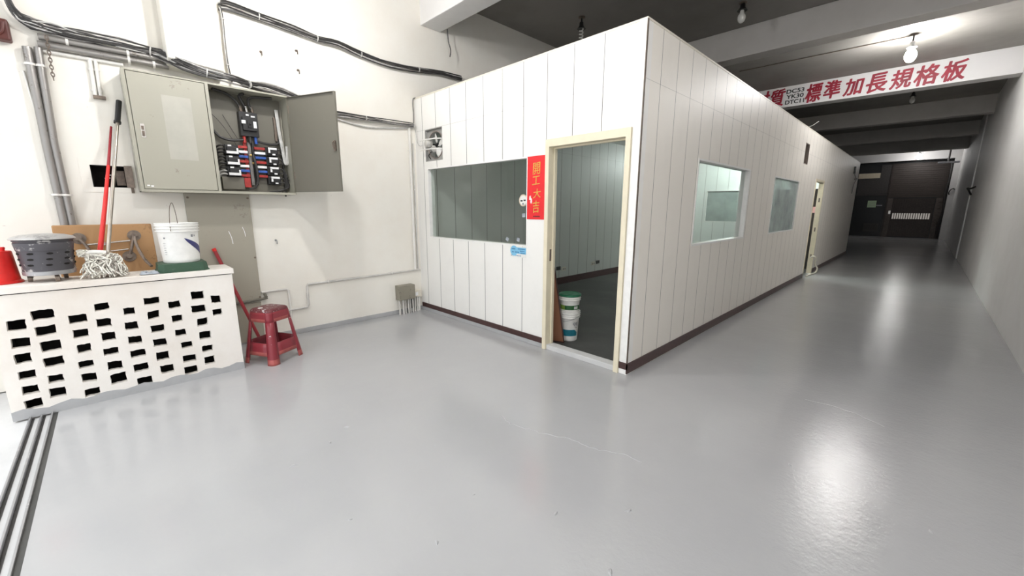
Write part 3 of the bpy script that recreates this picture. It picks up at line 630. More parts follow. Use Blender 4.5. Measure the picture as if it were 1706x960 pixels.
bundle('cable bundle running level from behind the open cabinet door to the corner', [(XL+.04, 1.9, 2.515), (XL+.04, 2.04, 2.515), (XL+.04, 2.38, 2.518), (XL+.04, 2.7, 2.52), (XL+.04, 3.04, 2.525)], 11, .0062, .028, (2, 4))
o = thing('sagging_cable', 'single white cable sagging below the level cable bundle', 'cable', (XL+.02, 2.0, 2.47)); mtube('cable', [(0, 0, 0), (0, .35, -.045), (0, .7, -.02), (0, 1.05, .03)], .010, 'light_cable', o, 8, 4)
o = tag(mtube('corner_wire', [(XL+.03, 3.10, 2.875), (XL+.035, 3.06, 2.86), (XL+.03, 3.05, 2.80), (XL+.03, 3.055, 2.68), (XL+.03, 3.05, 2.56)], .008, 'grey_cable', None, 8, 4), 'grey wire curving over the office roof edge in the corner', 'wire')
o = tag(mtube('fan_lead', [(XL+.03, 3.06, 2.50), (XL+.07, 3.05, 2.44), (XL+.09, 3.05, 2.36), (XL+.12, 3.05, 2.28), (XL+.19, 3.05, 2.25), (XL+.24, 3.03, 2.25)], .005, 'light_cable', None, 6, 4), 'thin pale lead looping from the corner cables to the wall fan', 'wire')
# chain
ch = thing('hanging_chain', 'rusty dark chain hanging from the level conduits at far left', 'chain', (XL+.085, -.155, 2.72))
for k in range(12):
    bm = B(); N = 10; z = -.026*k; pts = []
    for j in range(N+1):
        a = 2*PI*j/N; u, vv = .009*math.cos(a), .018*math.sin(a); pts.append((u, 0, z+vv) if k % 2 else (0, u, z+vv))
    tube(bm, pts, .0035, 5, cap=False); oo = done('link', bm, 'old_iron', ch, smooth=True); oo.location = (0, -.0007*k, 0)
# dark red box at the left edge
rb = thing('alarm_box', 'dark red box on the wall at the far left edge', 'box', (XL, -.39, 2.72)); bm = B(); box(bm, (.0, -.07, -.07), (.09, .055, .075)); done('casing', bm, 'dark_red_box', rb, bevel=.012)
bm = B(); tube(bm, [(.09, -.02, -.05), (.10, .02, -.02), (.095, .035, .05)], .008, 6, 0, 3); done('bracket', bm, 'dark_red_box', rb, smooth=True)
# little fixings left in the wall
def hook(label, y, z, mat='old_iron'):
    o = thing('wall_hook', label, 'hook', (XL, y, z), 'fixings left in the wall'); bm = B(); tube(bm, [(0, 0, 0), (.03, 0, 0), (.045, 0, -.01), (.045, .0, -.03), (.03, .005, -.038)], .005, 6, 0, 3); done('shank', bm, mat, o, smooth=True)
    bm = B(); lathe(bm, [(.012, 0), (.012, .004)], (0, 0, 0), 10, 0, 'x'); done('plug', bm, mat, o)
hook('small bright hook alone on the wall under the open cabinet door', 1.27, 1.10, 'galvanised')
hook('twisted dark hook below the start of the sloping cables', 1.322, 3.005)
hook('upper of two dark hooks under the sloping cables', 1.665, 3.10)
hook('lower of two dark hooks under the sloping cables', 1.665, 2.907)

# junction box low in the corner
jb = thing('junction_box', 'grey steel junction box on stub conduits low in the corner', 'junction box', (XL, 2.78, 0)); JO = (XL, 2.78, 0)
rel(mbox('casing', (XL+.002, 2.665, .205), (XL+.115, 2.91, .405), 'olive_box', jb, bevel=.004), JO); rel(mbox('cover', (XL+.115, 2.67, .21), (XL+.12, 2.905, .40), 'olive_box', jb, bevel=.002), JO)
for k, y in enumerate((2.685, 2.735, 2.775, 2.815, 2.85, 2.885)): rel(mtube('stub_conduit', [(XL+.07+.012*(k % 2), y, .21), (XL+.07+.012*(k % 2), y+.004, .0)], .015 if k < 2 else .011, 'pvc_pipe', jb, 10), JO)
rel(mbox('back_plate', (XL+.001, 2.86, .05), (XL+.03, 2.96, .20), 'black_plastic', jb), JO)
sb = thing('surface_box', 'small ivory surface box beside the grey junction box', 'socket box', (XL, 2.97, .20)); SO = (XL, 2.97, .20)
rel(mbox('casing', (XL+.002, 2.915, .215), (XL+.085, 3.03, .305), 'ivory', sb, bevel=.006), SO); rel(mbox('insert', (XL+.085, 2.93, .235), (XL+.09, 2.97, .285), 'white_label', sb, bevel=.002), SO)
for y in (2.945, 2.985, 3.015): rel(mtube('stub_conduit', [(XL+.04, y, .22), (XL+.04, y, 0)], .012, 'white_pipe', sb, 10), SO)

# ================================================================== THINGS ON THE LOW WALL
ZT = .931
# incense burner
CXB, CYB = -4.40, -.357
ib = thing('incense_burner', 'sooty steel incense paper burner with a lid and punched slots, on the low wall', 'burner', (CXB, CYB, ZT))
bm = B(); lathe(bm, [(.120, .052), (.128, .055), (.136, .20), (.144, .285), (.149, .29), (.149, .296), (.140, .296), (.130, .20), (.122, .062)], (0, 0, 0), 40)
for row, z in enumerate((.125, .165, .205)):
    for k in range(9):
        a = 2*PI*k/9+.05*row+.1; r = .128+(z-.055)/.145*.008
        M = Matrix.Rotation(a, 4, 'Z') @ Matrix.Translation((r-.004, 0, z)); n0 = len(bm.verts); 
        ring = [[bm.verts.new(M @ Vector((d, .0175*math.cos(2*PI*j/8), .0075*math.sin(2*PI*j/8)))) for j in range(8)] for d in (0, .0075)]
        for j in range(8): bm.faces.new((ring[0][j], ring[0][(j+1) % 8], ring[1][(j+1) % 8], ring[1][j])).material_index = 1
        bm.faces.new(ring[1]).material_index = 1
bo = done('drum', bm, ['burnt_steel', 'dark_cavity'], ib, smooth=True)
mlathe('rim_band', [(.137, .222), (.140, .224), (.1475, .275), (.146, .278), (.140, .272)], 'burnt_steel', ib, n=40, close=False)
mlathe('ash_band', [(.1275, .050), (.1315, .052), (.133, .078), (.129, .080)], 'galvanised', ib, n=40, close=False)
ld = mlathe('lid', [(.161, .300), (.163, .303), (.150, .316), (.11, .330), (.05, .337), (.012, .338)], 'lid_steel', ib, n=40)
for k in range(3):
    a = .35+2*PI*k/3; x, y = .095*math.cos(a), .095*math.sin(a); bm = B(); tube(bm, [(x, y, .06), (x*1.05, y*1.05, .026)], .011, 8); lathe(bm, [(.022, -.011), (.022, .011)], (x*1.1, y*1.1, .022), 14, 0, 'y'); done('foot', bm, 'old_iron', ib, smooth=True)
# red pail
rp = thing('red_pail', 'upturned red plastic pail behind the burner at the left edge', 'pail', (-4.47, -.605, ZT)); mlathe('pail_body', [(.112, 0), (.114, .004), (.110, .012), (.100, .02), (.086, .215), (.082, .222), (.02, .222)], 'red_plastic', rp, n=32)
mlathe('knob', [(.012, .222), (.012, .236), (.016, .24), (.012, .25)], 'red_plastic', rp, (.0, .045, 0), 14)
# folding table stood on edge behind
ft = thing('folded_table', 'plywood folding table stood on edge behind the low wall, iron legs showing', 'table', (-4.63, -.04, 0))
tv = Vector((-.20, 0, 1.30)).normalized(); tn = Vector((1.30, 0, .20)).normalized()
bm = B(); pbox(bm, Vector((0, -.295, 0.0)), (0, 1, 0), tv, tn, .59, 1.325, .018); done('table_top', bm, 'plywood', ft, bevel=.012)
def onb(y, z, h=.018): s = z/tv.z; return Vector((0, y+.04-.0, 0))+tv*s+tn*h
for (y, z) in ((-.200, 1.20), (.132, 1.21), (.078, 1.035)):
    c = onb(y, z); bm = B(); tube(bm, [c, c+tn*.008], .045, 16); tube(bm, [c, c+tn*.045], .020, 12); done('flange', bm, 'old_iron', ft, smooth=True)
for pts in ([onb(-.200, 1.20, .05), onb(-.165, 1.14, .07), onb(-.15, 1.07, .09), onb(-.18, 1.0, .12)], [onb(.132, 1.21, .05), onb(.135, 1.12, .08), onb(.165, 1.0, .14), onb(.20, .93, .22)], [onb(.128, 1.20, .05), onb(.10, 1.10, .06), onb(.078, 1.035, .05)]):
    bm = B(); tube(bm, pts, .011, 8, 0, 4); done('leg', bm, 'old_iron', ft, smooth=True)
for pts in ([onb(-.16, 1.145, .05), onb(.10, 1.165, .05)], [onb(-.03, 1.085, .05), onb(.08, 1.095, .05)], [onb(-.17, 1.15, .04), onb(-.05, 1.14, .05)]): bm = B(); tube(bm, pts, .008, 8); done('stretcher', bm, 'chrome', ft, smooth=True)
# string mop leaning on the wall
mp = thing('string_mop', 'string mop with a steel handle and black grip, head resting on the low wall', 'mop', (-4.37, -.075, ZT)); MO = Vector((-4.37, -.075, ZT))
h0, h1 = Vector((-4.40, -.046, 1.10)), Vector((-4.945, .192, 2.335))
rel(mtube('handle', [h0, h0+(h1-h0)*.86], .0125, 'handle_steel', mp, 12), MO)
g = h0+(h1-h0)*.85; rel(mtube('grip', [g, h1], .019, 'black_plastic', mp, 14), MO); rel(mtube('grip_collar', [g-(h1-h0)*.006, g+(h1-h0)*.006], .024, 'black_plastic', mp, 14), MO)
bm = B(); tube(bm, [(-4.38, -.165, 1.115), (-4.385, -.12, 1.12), (-4.39, -.055, 1.11)], .017, 8, 0, 3); rel(done('clamp', bm, 'white_plastic', mp, smooth=True), MO)
bm = B()
for k in range(210):
    y0 = random.uniform(-.165, .02); x0 = random.uniform(-4.42, -4.33); z0 = 1.085-.25*max(0, y0+.02)+random.uniform(-.02, .02)
    pts = [Vector((x0, y0, z0))]; p = pts[0].copy()
    tgt = Vector((random.uniform(-4.43, -4.235), random.uniform(-.19, .045), ZT+.012+random.uniform(0, .02)))
    for j in range(1, 5):
        t = j/4; q = pts[0].lerp(tgt, t)+Vector((random.uniform(-.022, .03), random.uniform(-.03, .03), .03*math.sin(PI*t)+random.uniform(-.022, .022))); q.z = max(q.z, ZT+.008); pts.append(q)
    tube(bm, pts, .0042, 5, random.choice((0, 0, 1)), 3)
sh = rel(done('string_head', bm, ['mop_cotton', 'mop_cotton_grey'], mp, smooth=True), MO); sh['kind'] = 'stuff'
bm = B()
for k in range(26):
    a = random.uniform(0, 2*PI); c = Vector((-4.375, -.178, 1.115)); pts = [c+Vector((random.uniform(-.02, .02), random.uniform(-.03, .03), random.uniform(-.025, .025))) for j in range(4)]; tube(bm, pts, .0045, 5, 0, 3)
rel(done('string_tuft', bm, 'mop_cotton', mp, smooth=True), MO)
# red broom handle beside it
br = thing('broom', 'flat red plastic handle leaning just left of the mop handle', 'broom', (-4.43, -.10, ZT)); BO = Vector((-4.43, -.10, ZT))
rel(mtube('handle', [(-4.49, -.097, 1.07), (-4.60, -.012, 1.465), (-4.71, .052, 1.785)], (.0175, .011), 'red_plastic', br, 12), BO); rel(mtube('upper_handle', [(-4.71, .052, 1.785), (-4.95, .115, 2.12)], (.0105, .008), 'red_pole', br, 10), BO)
rel(mlathe('hand_hub', [(.028, 0), (.03, .03), (.022, .10), (.018, .12)], 'red_plastic', br, (-4.495, -.10, ZT+.002), 16), BO)
# white paint pail on a green tray
tray = thing('green_tray', 'dark green plastic tray turned over under the white paint pail', 'tray', (-4.395, .385, ZT)); bm = B(); a, b, c = .15, .165, .035
def oct_(s, z): return [bm.verts.new((x*s, y*s, z)) for x, y in ((a-c, -b), (a, -b+c), (a, b-c), (a-c, b), (-a+c, b), (-a, b-c), (-a, -b+c), (-a+c, -b))]
R = [oct_(1.04, 0), oct_(1.04, .008), oct_(1.0, .01), oct_(.96, .066), oct_(.92, .070)]
for p, q in zip(R, R[1:]):
    for k in range(8): bm.faces.new((p[k], p[(k+1) % 8], q[(k+1) % 8], q[k]))
bm.faces.new(R[0][::-1]); bm.faces.new(R[-1]); done('tray_shell', bm, 'green_tray_plastic', tray)
def pail(name, label, cat, loc, r0, r1, h, group=None, rings=3, ringtop=True):
    o = thing(name, label, cat, loc, group)
    prof = [(r0*.96, 0), (r0, .006), (r0+.002, .03), (r0+(r1-r0)*.78, h*.76)]
    for k in range(rings):
        z = h*(.78+.07*k); rr = r0+(r1-r0)*(z/h); prof += [(rr+.003, z), (rr+.012, z+.003), (rr+.012, z+.007), (rr+.003, z+.010)]
    prof += [(r1+.008, h*.985), (r1+.008, h), (r1-.003, h), (r1-.006, h*.97), (r0-.004, .012), (.01, .010)]
    mlathe('pail_body', prof, 'white_plastic', o, n=44); return o
wp = pail('paint_pail', 'open white paint pail with a dark blue leaf print, on the green tray', 'pail', (-4.39, .392, ZT+.071), .122, .138, .325, 'white pails')
bm = B()   # curved print wrapped round the pail
def wrap(bm, a0, a1, za, zb, r0, r1, h, n=10, lift=.0016, mi=0):
    prev = None
    for k in range(n+1):
        t = k/n; a = a0+(a1-a0)*t; lo, hi = za(t), zb(t); cur = []
        for z in (lo, hi):
            r = r0+(r1-r0)*z/h+lift; cur.append(bm.verts.new((r*math.cos(a), r*math.sin(a), z)))
        if prev: bm.faces.new((prev[0], cur[0], cur[1], prev[1])).material_index = mi
        prev = cur
wrap(bm, .18, 1.6, lambda t: .200-.165*t**.75, lambda t: .203-.10*t**1.15, .1225, .1375, .325, 14); done('leaf_print', bm, 'navy_print', wp)
bm = B(); wrap(bm, .55, .68, lambda t: .21, lambda t: .232, .1225, .1375, .325, 4); wrap(bm, .74, .82, lambda t: .214, lambda t: .228, .1225, .1375, .325, 3); wrap(bm, -.9, -.78, lambda t: .20, lambda t: .212, .1225, .1375, .325, 3)
for k in range(6): wrap(bm, -1.0, -.86+.03*(k % 2), lambda t: .07+.018*k, lambda t: .073+.018*k, .1225, .1375, .325, 3)
done('small_print', bm, 'grey_print', wp)
bm = B(); tube(bm, [(.137, -.055, .262), (.120, -.052, .33), (.065, -.035, .44), (.02, -.015, .485), (-.03, .0, .470), (-.09, .015, .38), (-.135, .02, .27)], .0026, 6, 0, 4); done('wire_handle', bm, 'old_iron', wp, smooth=True)
# scrap of plastic beside the tray
bm = B(); N = 9
for i in range(N):
    for j in range(N):
        x, y = (i/(N-1)-.5)*.07, (j/(N-1)-.5)*.12; e = min(i, j, N-1-i, N-1-j)
        bm.verts.new((x+random.uniform(-.004, .004), y+random.uniform(-.004, .004), (.004 if e == 0 else .016+random.uniform(-.008, .012))))
bm.verts.ensure_lookup_table()
for i in range(N-1):
    for j in range(N-1): bm.faces.new((bm.verts[i*N+j], bm.verts[(i+1)*N+j], bm.verts[(i+1)*N+j+1], bm.verts[i*N+j+1]))
tag(done('plastic_packet', bm, 'nylon_grey', None, smooth=True, loc=(-4.27, .17, ZT)), 'crumpled grey blue plastic packet by the mop on the low wall', 'packet')
# red pole leaning in the gap behind the low wall
pp = thing('red_pole', 'dark red pole leaning behind the low wall and the stool', 'pole', (-4.80, .985, 0)); PO = Vector((-4.80, .985, 0))
rel(mtube('shaft', [(-4.80, .985, .02), (-4.93, .70, 1.04)], .0165, 'red_pole', pp, 12), PO); rel(mtube('end_cap', [(-4.928, .704, 1.025), (-4.932, .696, 1.052)], .018, 'red_plastic', pp, 12), PO)

# ================================================================== PLASTIC STOOL
st = thing('plastic_stool', 'dark red plastic stool spattered with white paint, beside the low brick wall', 'stool', (-4.312, .975, 0), None, math.radians(29))
SH, SB, STP = .512, .188, .122
NS = 12   # cells per side
def stp(side, u, z):
    # point on the tapered square shell; u in -1..1 along a side
    t = z/SH; hw = SB+(STP-SB)*t
    rc_ = .045; x = u*hw; y = -hw
    e = max(0, abs(u)*hw-(hw-rc_))
    if e > 0: y = -hw+rc_-math.sqrt(max(0, rc_*rc_-e*e))*1.0
    c, s = math.cos(side*PI/2), math.sin(side*PI/2)
    return Vector((x*c-y*s, x*s+y*c, z))
def shell(cells, mats, name, parent, thick=.006):
    bm = B(); cache = {}
    for side, u0, u1, z0, z1, mi in cells:
        q = []
        for u, z in ((u0, z0), (u1, z0), (u1, z1), (u0, z1)):
            p = stp(side, u, z); k = tuple(round(c, 4) for c in p)
            if k not in cache: cache[k] = bm.verts.new(p)
            q.append(cache[k])
        if len(set(q)) == 4: bm.faces.new(q).material_index = mi
    o = done(name, bm, mats, parent, smooth=True); m = o.modifiers.new('thick', 'SOLIDIFY'); m.thickness = thick; m.offset = -1; return o
us = [-1, -.95, -.89, -.78, -.61, -.30, 0, .30, .61, .78, .89, .95, 1]
for k in range(4):
    cells = []
    for sd, rng in ((k, range(8, 12)), ((k+1) % 4, range(0, 4))):
        for i in rng:
            for z0, z1 in ((0, .02), (.02, .055), (.055, .10), (.10, .20), (.20, .30), (.30, .40)): cells.append((sd, us[i], us[i+1], z0, z1, 1 if z1 <= .056 else 0))
    shell(cells, ['stool_red', 'stool_foot_red'], 'leg', st, .008)
for sd in range(4):
    shell([(sd, us[i], us[i+1], z0, z1, 0 if z0 > .119 else 1) for i in range(4, 8) for z0, z1 in ((.085, .12), (.12, .16), (.16, .205))], ['stool_red', 'stool_foot_red'], 'stretcher', st)
cells = []
for sd in range(4):
    for i in range(12):
        for z0, z1 in ((.40, .43), (.43, .47), (.47, .49)): cells.append((sd, us[i], us[i+1], z0, z1, 1 if (3 < i < 8 and z0 < .41) else 0))
shell(cells, ['stool_red', 'stool_foot_red'], 'apron', st)
bm = B(); rings = []
for s, z in ((1.0, .486), (.992, .497), (.955, .509), (.87, .5175), (.70, .521), (.3, .5235)):
    ring = []
    for sd in range(4):
        for i in range(12): p = stp(sd, us[i], .49); ring.append(bm.verts.new((p.x*s, p.y*s, z)))
    rings.append(ring)
for p, q in zip(rings, rings[1:]):
    for k in range(len(p)): bm.faces.new((p[k], p[(k+1) % len(p)], q[(k+1) % len(p)], q[k]))
bm.faces.new(rings[-1]); bm.faces.new(rings[0][::-1]); done('seat', bm, 'stool_top_red', st, smooth=True)
bm = B(); lathe(bm, [(.026, .5215), (.024, .525), (.01, .5265)], (.0, 0, 0), 14); o = done('paint_blob', bm, 'torn_white', st); o.location = (-.02, -.075, -.002); o.scale = (1.0, .8, 1)

# ================================================================== ON THE OFFICE FRONT
fan = thing('exhaust_fan', 'white bladed exhaust fan in a square opening high in the office front', 'fan', ((FAN[0]+FAN[1])/2, YF, (FAN[2]+FAN[3])/2)); FC = Vector(((FAN[0]+FAN[1])/2, YF, (FAN[2]+FAN[3])/2))
hw, hh = (FAN[1]-FAN[0])/2, (FAN[3]-FAN[2])/2
bm = B(); holed(bm, 'y', .0, .088, -hw, hw, -hh, hh, [(-hw+.008, hw-.008, -hh+.008, hh-.008)]); done('frame', bm, 'fan_frame_grey', fan)
bm = B(); N = 48; R0, PY = .163, .035
o_ = [bm.verts.new((R0*math.cos(2*PI*k/N), PY, R0*math.sin(2*PI*k/N))) for k in range(N)]
def sq(a, y):
    m = max(abs(math.cos(a)), abs(math.sin(a))); return bm.verts.new(((hw-.006)*math.cos(a)/m, y, (hh-.006)*math.sin(a)/m))
q_ = [sq(2*PI*k/N, PY) for k in range(N)]; i_ = [bm.verts.new((R0*math.cos(2*PI*k/N), PY+.05, R0*math.sin(2*PI*k/N))) for k in range(N)]
for k in range(N): bm.faces.new((o_[k], q_[k], q_[(k+1) % N], o_[(k+1) % N])); bm.faces.new((o_[k], o_[(k+1) % N], i_[(k+1) % N], i_[k]))
done('mounting_plate', bm, 'fan_frame_grey', fan)
bm = B(); tube(bm, [((R0+.004)*math.cos(2*PI*k/N), PY-.004, (R0+.004)*math.sin(2*PI*k/N)) for k in range(N+1)], .006, 6); done('ring', bm, 'vent_brown', fan, smooth=True)
for k in range(4):
    bm = B(); a0 = .35+k*PI/2; pv = None
    for j in range(9):
        t = j/8; r = .030+.118*t; wd = (.030+.075*math.sin(PI*(.12+.74*t))); row = []
        for s_ in (-.5, -.17, .17, .5):
            a = a0+s_*wd/r*.9; row.append(bm.verts.new((r*math.cos(a), PY+.028+.03*s_, r*math.sin(a))))
        if pv:
            for m_ in range(3): bm.faces.new((pv[m_], pv[m_+1], row[m_+1], row[m_]))
        pv = row
    o = done('blade', bm, 'fan_white', fan, smooth=True); m = o.modifiers.new('t', 'SOLIDIFY'); m.thickness = .003
mlathe('hub', [(.026, PY+.045), (.03, PY+.04), (.03, PY+.01), (.012, PY)], 'black_plastic', fan, n=20, axis='y')
mlathe('shaft', [(.010, PY+.01), (.010, -.03)], 'black_plastic', fan, n=12, axis='y')
mlathe('motor', [(.012, -.035), (.036, -.038), (.042, -.048), (.042, -.11), (.036, -.118), (.02, -.122)], 'fan_motor', fan, n=28, axis='y')
for z in (.060, -.060): bm = B(); tube(bm, [(hw-.012, .03, z), (.13, -.02, z), (.06, -.055, z), (-.08, -.075, z), (-hw-.01, -.07, z-.004)], .0085, 8, 0, 3); done('support_bar', bm, 'fan_white', fan, smooth=True)
bm = B(); tube(bm, [(-.13, .05, -.07), (-.15, .02, -.12), (-.12, .04, -.17), (-.09, .06, -.185)], .007, 6, 0, 3); done('cord', bm, 'black_cable', fan, smooth=True)

sc_ = thing('spring_couplet', 'red paper couplet with four gold characters, pasted left of the office doorway', 'poster', (-2.785, YF, 1.65)); PO = Vector((-2.785, YF, 1.65))
rel(mbox('paper', (-2.902, YF-.005, 1.343), (-2.667, YF-.001, 1.962), 'poster_red', sc_), PO)
for ch_, x, z, w_, h_ in (('開', -2.776, 1.842, .105, .112), ('工', -2.783, 1.727, .105, .080), ('大', -2.768, 1.60, .105, .09), ('吉', -2.775, 1.470, .088, .118)):
    o = text_mesh('gold_character', ch_, 'poster_gold', sc_, w_, h_, face_front(x, YF-.005, z, .08), .001, .006, .12)
    if o: rel(o, PO)
bm = B(); pv = [(-2.868, 1.575), (-2.852, 1.580), (-2.850, 1.560), (-2.835, 1.548), (-2.832, 1.515), (-2.845, 1.498), (-2.858, 1.515), (-2.852, 1.535), (-2.872, 1.54)]
a_ = [bm.verts.new((x, YF-.0065, z)) for x, z in pv]; b_ = [bm.verts.new((x, YF-.005, z)) for x, z in pv]; bm.faces.new(a_); bm.faces.new(b_[::-1])
for k in range(len(pv)): bm.faces.new((a_[k], a_[(k+1) % len(pv)], b_[(k+1) % len(pv)], b_[k]))
rel(done('torn_patch', bm, 'torn_white', sc_), PO)
bm = B()
for k in range(5): box(bm, (-2.812+.018*k, YF-.0062, 1.368), (-2.799+.018*k, YF-.005, 1.378))
rel(done('small_print', bm, 'sign_black', sc_), PO)
# round sticker on the glass
rs = thing('round_sticker', 'round pale sticker with two black bars on the front window glass', 'sticker', (-3.0, YF+.040, 1.535)); rs_y = -.001
mlathe('paper_disc', [(.062, 0), (.062, -.0015)], 'sticker_ring', rs, n=32, axis='y'); mlathe('pale_face', [(.050, -.0015), (.050, -.0028)], 'sticker_white', rs, n=32, axis='y')
bm = B(); box(bm, (-.038, -.0040, -.012), (-.006, -.0028, .004)); box(bm, (.008, -.0040, -.008), (.038, -.0028, .008)); done('black_bar', bm, 'sign_black', rs)
bm = B(); box(bm, (-.012, -.0040, -.046), (.012, -.0028, -.028)); done('emblem', bm, 'grey_print', rs)
# blue sticker below the window
bs = thing('blue_sticker', 'blue and white sticker with small print below the front window corner', 'sticker', (-3.03, YF, .99)); 
bm = B(); box(bm, (-.123, -.003, -.055), (.12, -.0005, .06)); done('paper', bm, 'sticker_white', bs)
bm = B(); lathe(bm, [(.055, -.003), (.055, -.0045)], (-.062, 0, .012), 28, 0, 'y'); box(bm, (-.03, -.0042, -.018), (.118, -.003, .05)); done('blue_field', bm, 'sticker_blue', bs)
bm = B()
for x0, x1, z in ((-.095, -.04, .032), (-.09, -.055, -.002), (.0, .11, .034), (.03, .10, .012), (.04, .11, -.008), (-.045, .02, -.002)):
    x = x0
    while x < x1-.006: ww = random.uniform(.007, .016); box(bm, (x, -.0054, z-.006), (min(x+ww, x1), -.0042, z+.006)); x += ww+.004
for k in range(7): box(bm, (-.10+.022*k, -.0036, -.044), (-.088+.022*k, -.003, -.034))
done('small_print', bm, 'sticker_blue_dark', bs)
for k, (x, z) in enumerate(((-3.24, 1.115), (-3.07, 1.118), (-2.99, 1.38))):
    bm = B(); box(bm, (-.022, -.0012, -.02), (.022, 0, .02)); o = done('tape_scrap', bm, 'nylon_grey', None, loc=(x, YF+.0398, z)); o.rotation_euler = (0, .5-.3*k, 0)
    tag(o, ('left scrap of pale tape at the bottom of the front window', 'right scrap of pale tape at the bottom of the front window', 'scrap of pale tape on the glass under the round sticker')[k], 'tape', 'tape scraps on the glass')

# ================================================================== INSIDE THE OFFICE
def stacked():
    z = .0; loc = Vector((-2.655, 3.53, 0))
    lo = pail('paint_pail', 'lower white pail of two nested just inside the doorway, teal print', 'pail', loc, .092, .112, .335, 'white pails')
    bm = B(); wrap(bm, -1.9, .1, lambda t: .06, lambda t: .135 if t < .82 else .13-.03*(t-.82)/.18, .0925, .1115, .335, 16); done('teal_print', bm, 'teal_print', lo)
    bm = B(); 
    for k in range(6): wrap(bm, -.5+.11*k, -.43+.11*k, lambda t: .19-.012*(k % 3), lambda t: .215+.01*(k % 2), .0925, .1115, .335, 3)
    wrap(bm, -.3, .05, lambda t: .155, lambda t: .160, .0925, .1115, .335, 5); done('small_print', bm, 'grey_print', lo)
    bm = B(); tube(bm, [(-.12*math.cos(.9), -.12*math.sin(.9), .28), (-.06, -.125, .262), (.02, -.13, .235), (.095, -.09, .255), (.12, .02, .28)], .003, 6, 0, 4); done('wire_handle', bm, 'galvanised', lo, smooth=True)
    up = pail('paint_pail', 'upper white pail with a green lid, nested in the one inside the doorway', 'pail', loc+Vector((0, 0, .235)), .092, .113, .29, 'white pails', 2)
    bm = B(); wrap(bm, -2.3, -1.45, lambda t: .125, lambda t: .175, .0945, .1130, .29, 8); done('lime_print', bm, 'lime_print', up)
    bm = B(); wrap(bm, -1.45, .6, lambda t: .125, lambda t: .175, .0945, .1130, .29, 14); done('green_print', bm, 'green_print', up)
    bm = B(); 
    for k in range(3): wrap(bm, -.45+.16*k, -.34+.16*k, lambda t: .135, lambda t: .165, .0965, .1150, .29, 3)
    done('pale_mark', bm, 'white_label', up)
    mlathe('lid', [(.121, .270), (.124, .274), (.124, .290), (.118, .294), (.108, .294), (.104, .288), (.03, .286), (.028, .290), (.01, .290)], 'green_lid', up, n=40)
stacked()
bb = thing('brown_board', 'brown board leaning inside the office doorway beside the nested pails', 'board', (-2.605, 3.385, 0))
bv = Vector((-.10, -.065, .80)); bvn = bv.normalized(); bx = Vector((-.92, -.39, 0)).normalized(); bnn = bx.cross(bvn).normalized()
if bnn.x < 0: bnn = -bnn
bm = B(); pbox(bm, (0, 0, .004), bx, bvn, bnn, .20, .84, .010); done('board_face', bm, 'brown_board_face', bb)
bm = B(); pbox(bm, -bx*.005-bnn*.002+Vector((0, 0, .003)), bx, bvn, bnn, .011, .842, .014); pbox(bm, -bnn*.002+Vector((0, 0, .002)), bx, bvn, bnn, .20, .012, .014); done('edge_strip', bm, 'brown_skirting', bb)
def outlet(y, z, lab, dark, mat='ivory'):
    o = thing('wall_outlet', lab, 'socket', (-4.83, y, z), 'sockets on the office wall'); bm = B(); box(bm, (0, -.06, -.035), (.012, .06, .035)); done('plate', bm, 'far_grey_panel' if dark else mat, o, bevel=.003)
    bm = B(); 
    for s in (-.025, .025): box(bm, (.012, s-.012, -.018), (.014, s+.012, .018))
    done('socket_face', bm, 'grey_print' if not dark else 'black_plastic', o); return o
outlet(7.19, .30, 'pale socket on the dim office wall, left of the dark one with a cord', False)
o = outlet(7.36, .315, 'dark socket with a thin cord hanging from it on the office wall', True); bm = B(); tube(bm, [(.02, .02, -.02), (.03, .05, -.10), (.02, .12, -.17)], .004, 6, 0, 3); done('cord', bm, 'light_cable', o, smooth=True)
outlet(6.02, .315, 'dark socket on the office wall, just above the leaning brown board', True)
outlet(6.19, .29, 'pale socket on the office wall behind the nested pails', False)

# ================================================================== LAMPS
def lamp(label, loc, lit=None, r=.055, drop=.16, kind='globe', group='bare ceiling lamps', tilt=0.0):
    o = thing('ceiling_lamp', label, 'lamp', loc, group)
    mlathe('ceiling_rose', [(.05, 0), (.05, -.012), (.02, -.02)], 'old_iron', o, n=20)
    mlathe('stem', [(.012, -.015), (.012, -(drop-.16)-.08)], 'black_plastic', o, n=12)
    mlathe('socket', [(.018, -drop+.095), (.03, -drop+.08), (.034, -drop+.035), (.062, -drop+.004), (.064, -drop), (.03, -drop+.005)], 'galvanised' if lit else 'black_plastic', o, n=20)
    if kind == 'spiral':
        bm = B(); pts = [(.026*math.cos(.55*k), .026*math.sin(.55*k), -drop-.004*k) for k in range(36)]; tube(bm, pts, .009, 8); done('bulb', bm, 'rust_bulb', o, smooth=True)
    else:
        prof = [(.018, -drop+.012), (.026, -drop-.01)]+[(max(.002, r*math.sin(a)), -drop-.02-r*1.35*(1-math.cos(a))) for a in (.6, 1.0, 1.4, 1.8, 2.2, 2.6, 3.0)]
        mlathe('bulb', prof, lit or 'rust_bulb', o, n=24)
    return o
lamp('lit bare lamp hung low on a stem above the switch cabinet', (-3.4, 1.2, ZC), 'lit_entry', .065, .62)
lamp('added unseen fill lamp over the open floor', (-.9, 1.1, ZC), 'lit_fill', .065, .30)
lamp('brightly lit bare lamp in front of the lettered beam', (-.545, 9.62, ZC), 'lit_aisle', .075, .20)
lamp('far lit bare lamp before the last white beam', (-.62, 27.45, ZC), 'lit_far', .09, .22)
lamp('unlit lamp with a spiral tube above the office roof', (-3.98, 5.36, ZC), None, .05, .16, 'spiral')
lamp('unlit round lamp on the dark ceiling past the office corner', (-2.17, 6.57, ZC), None, .05, .10)
lamp('unlit lamp behind the lettered beam', (-.62, 14.0, ZC), None, .05, .14)
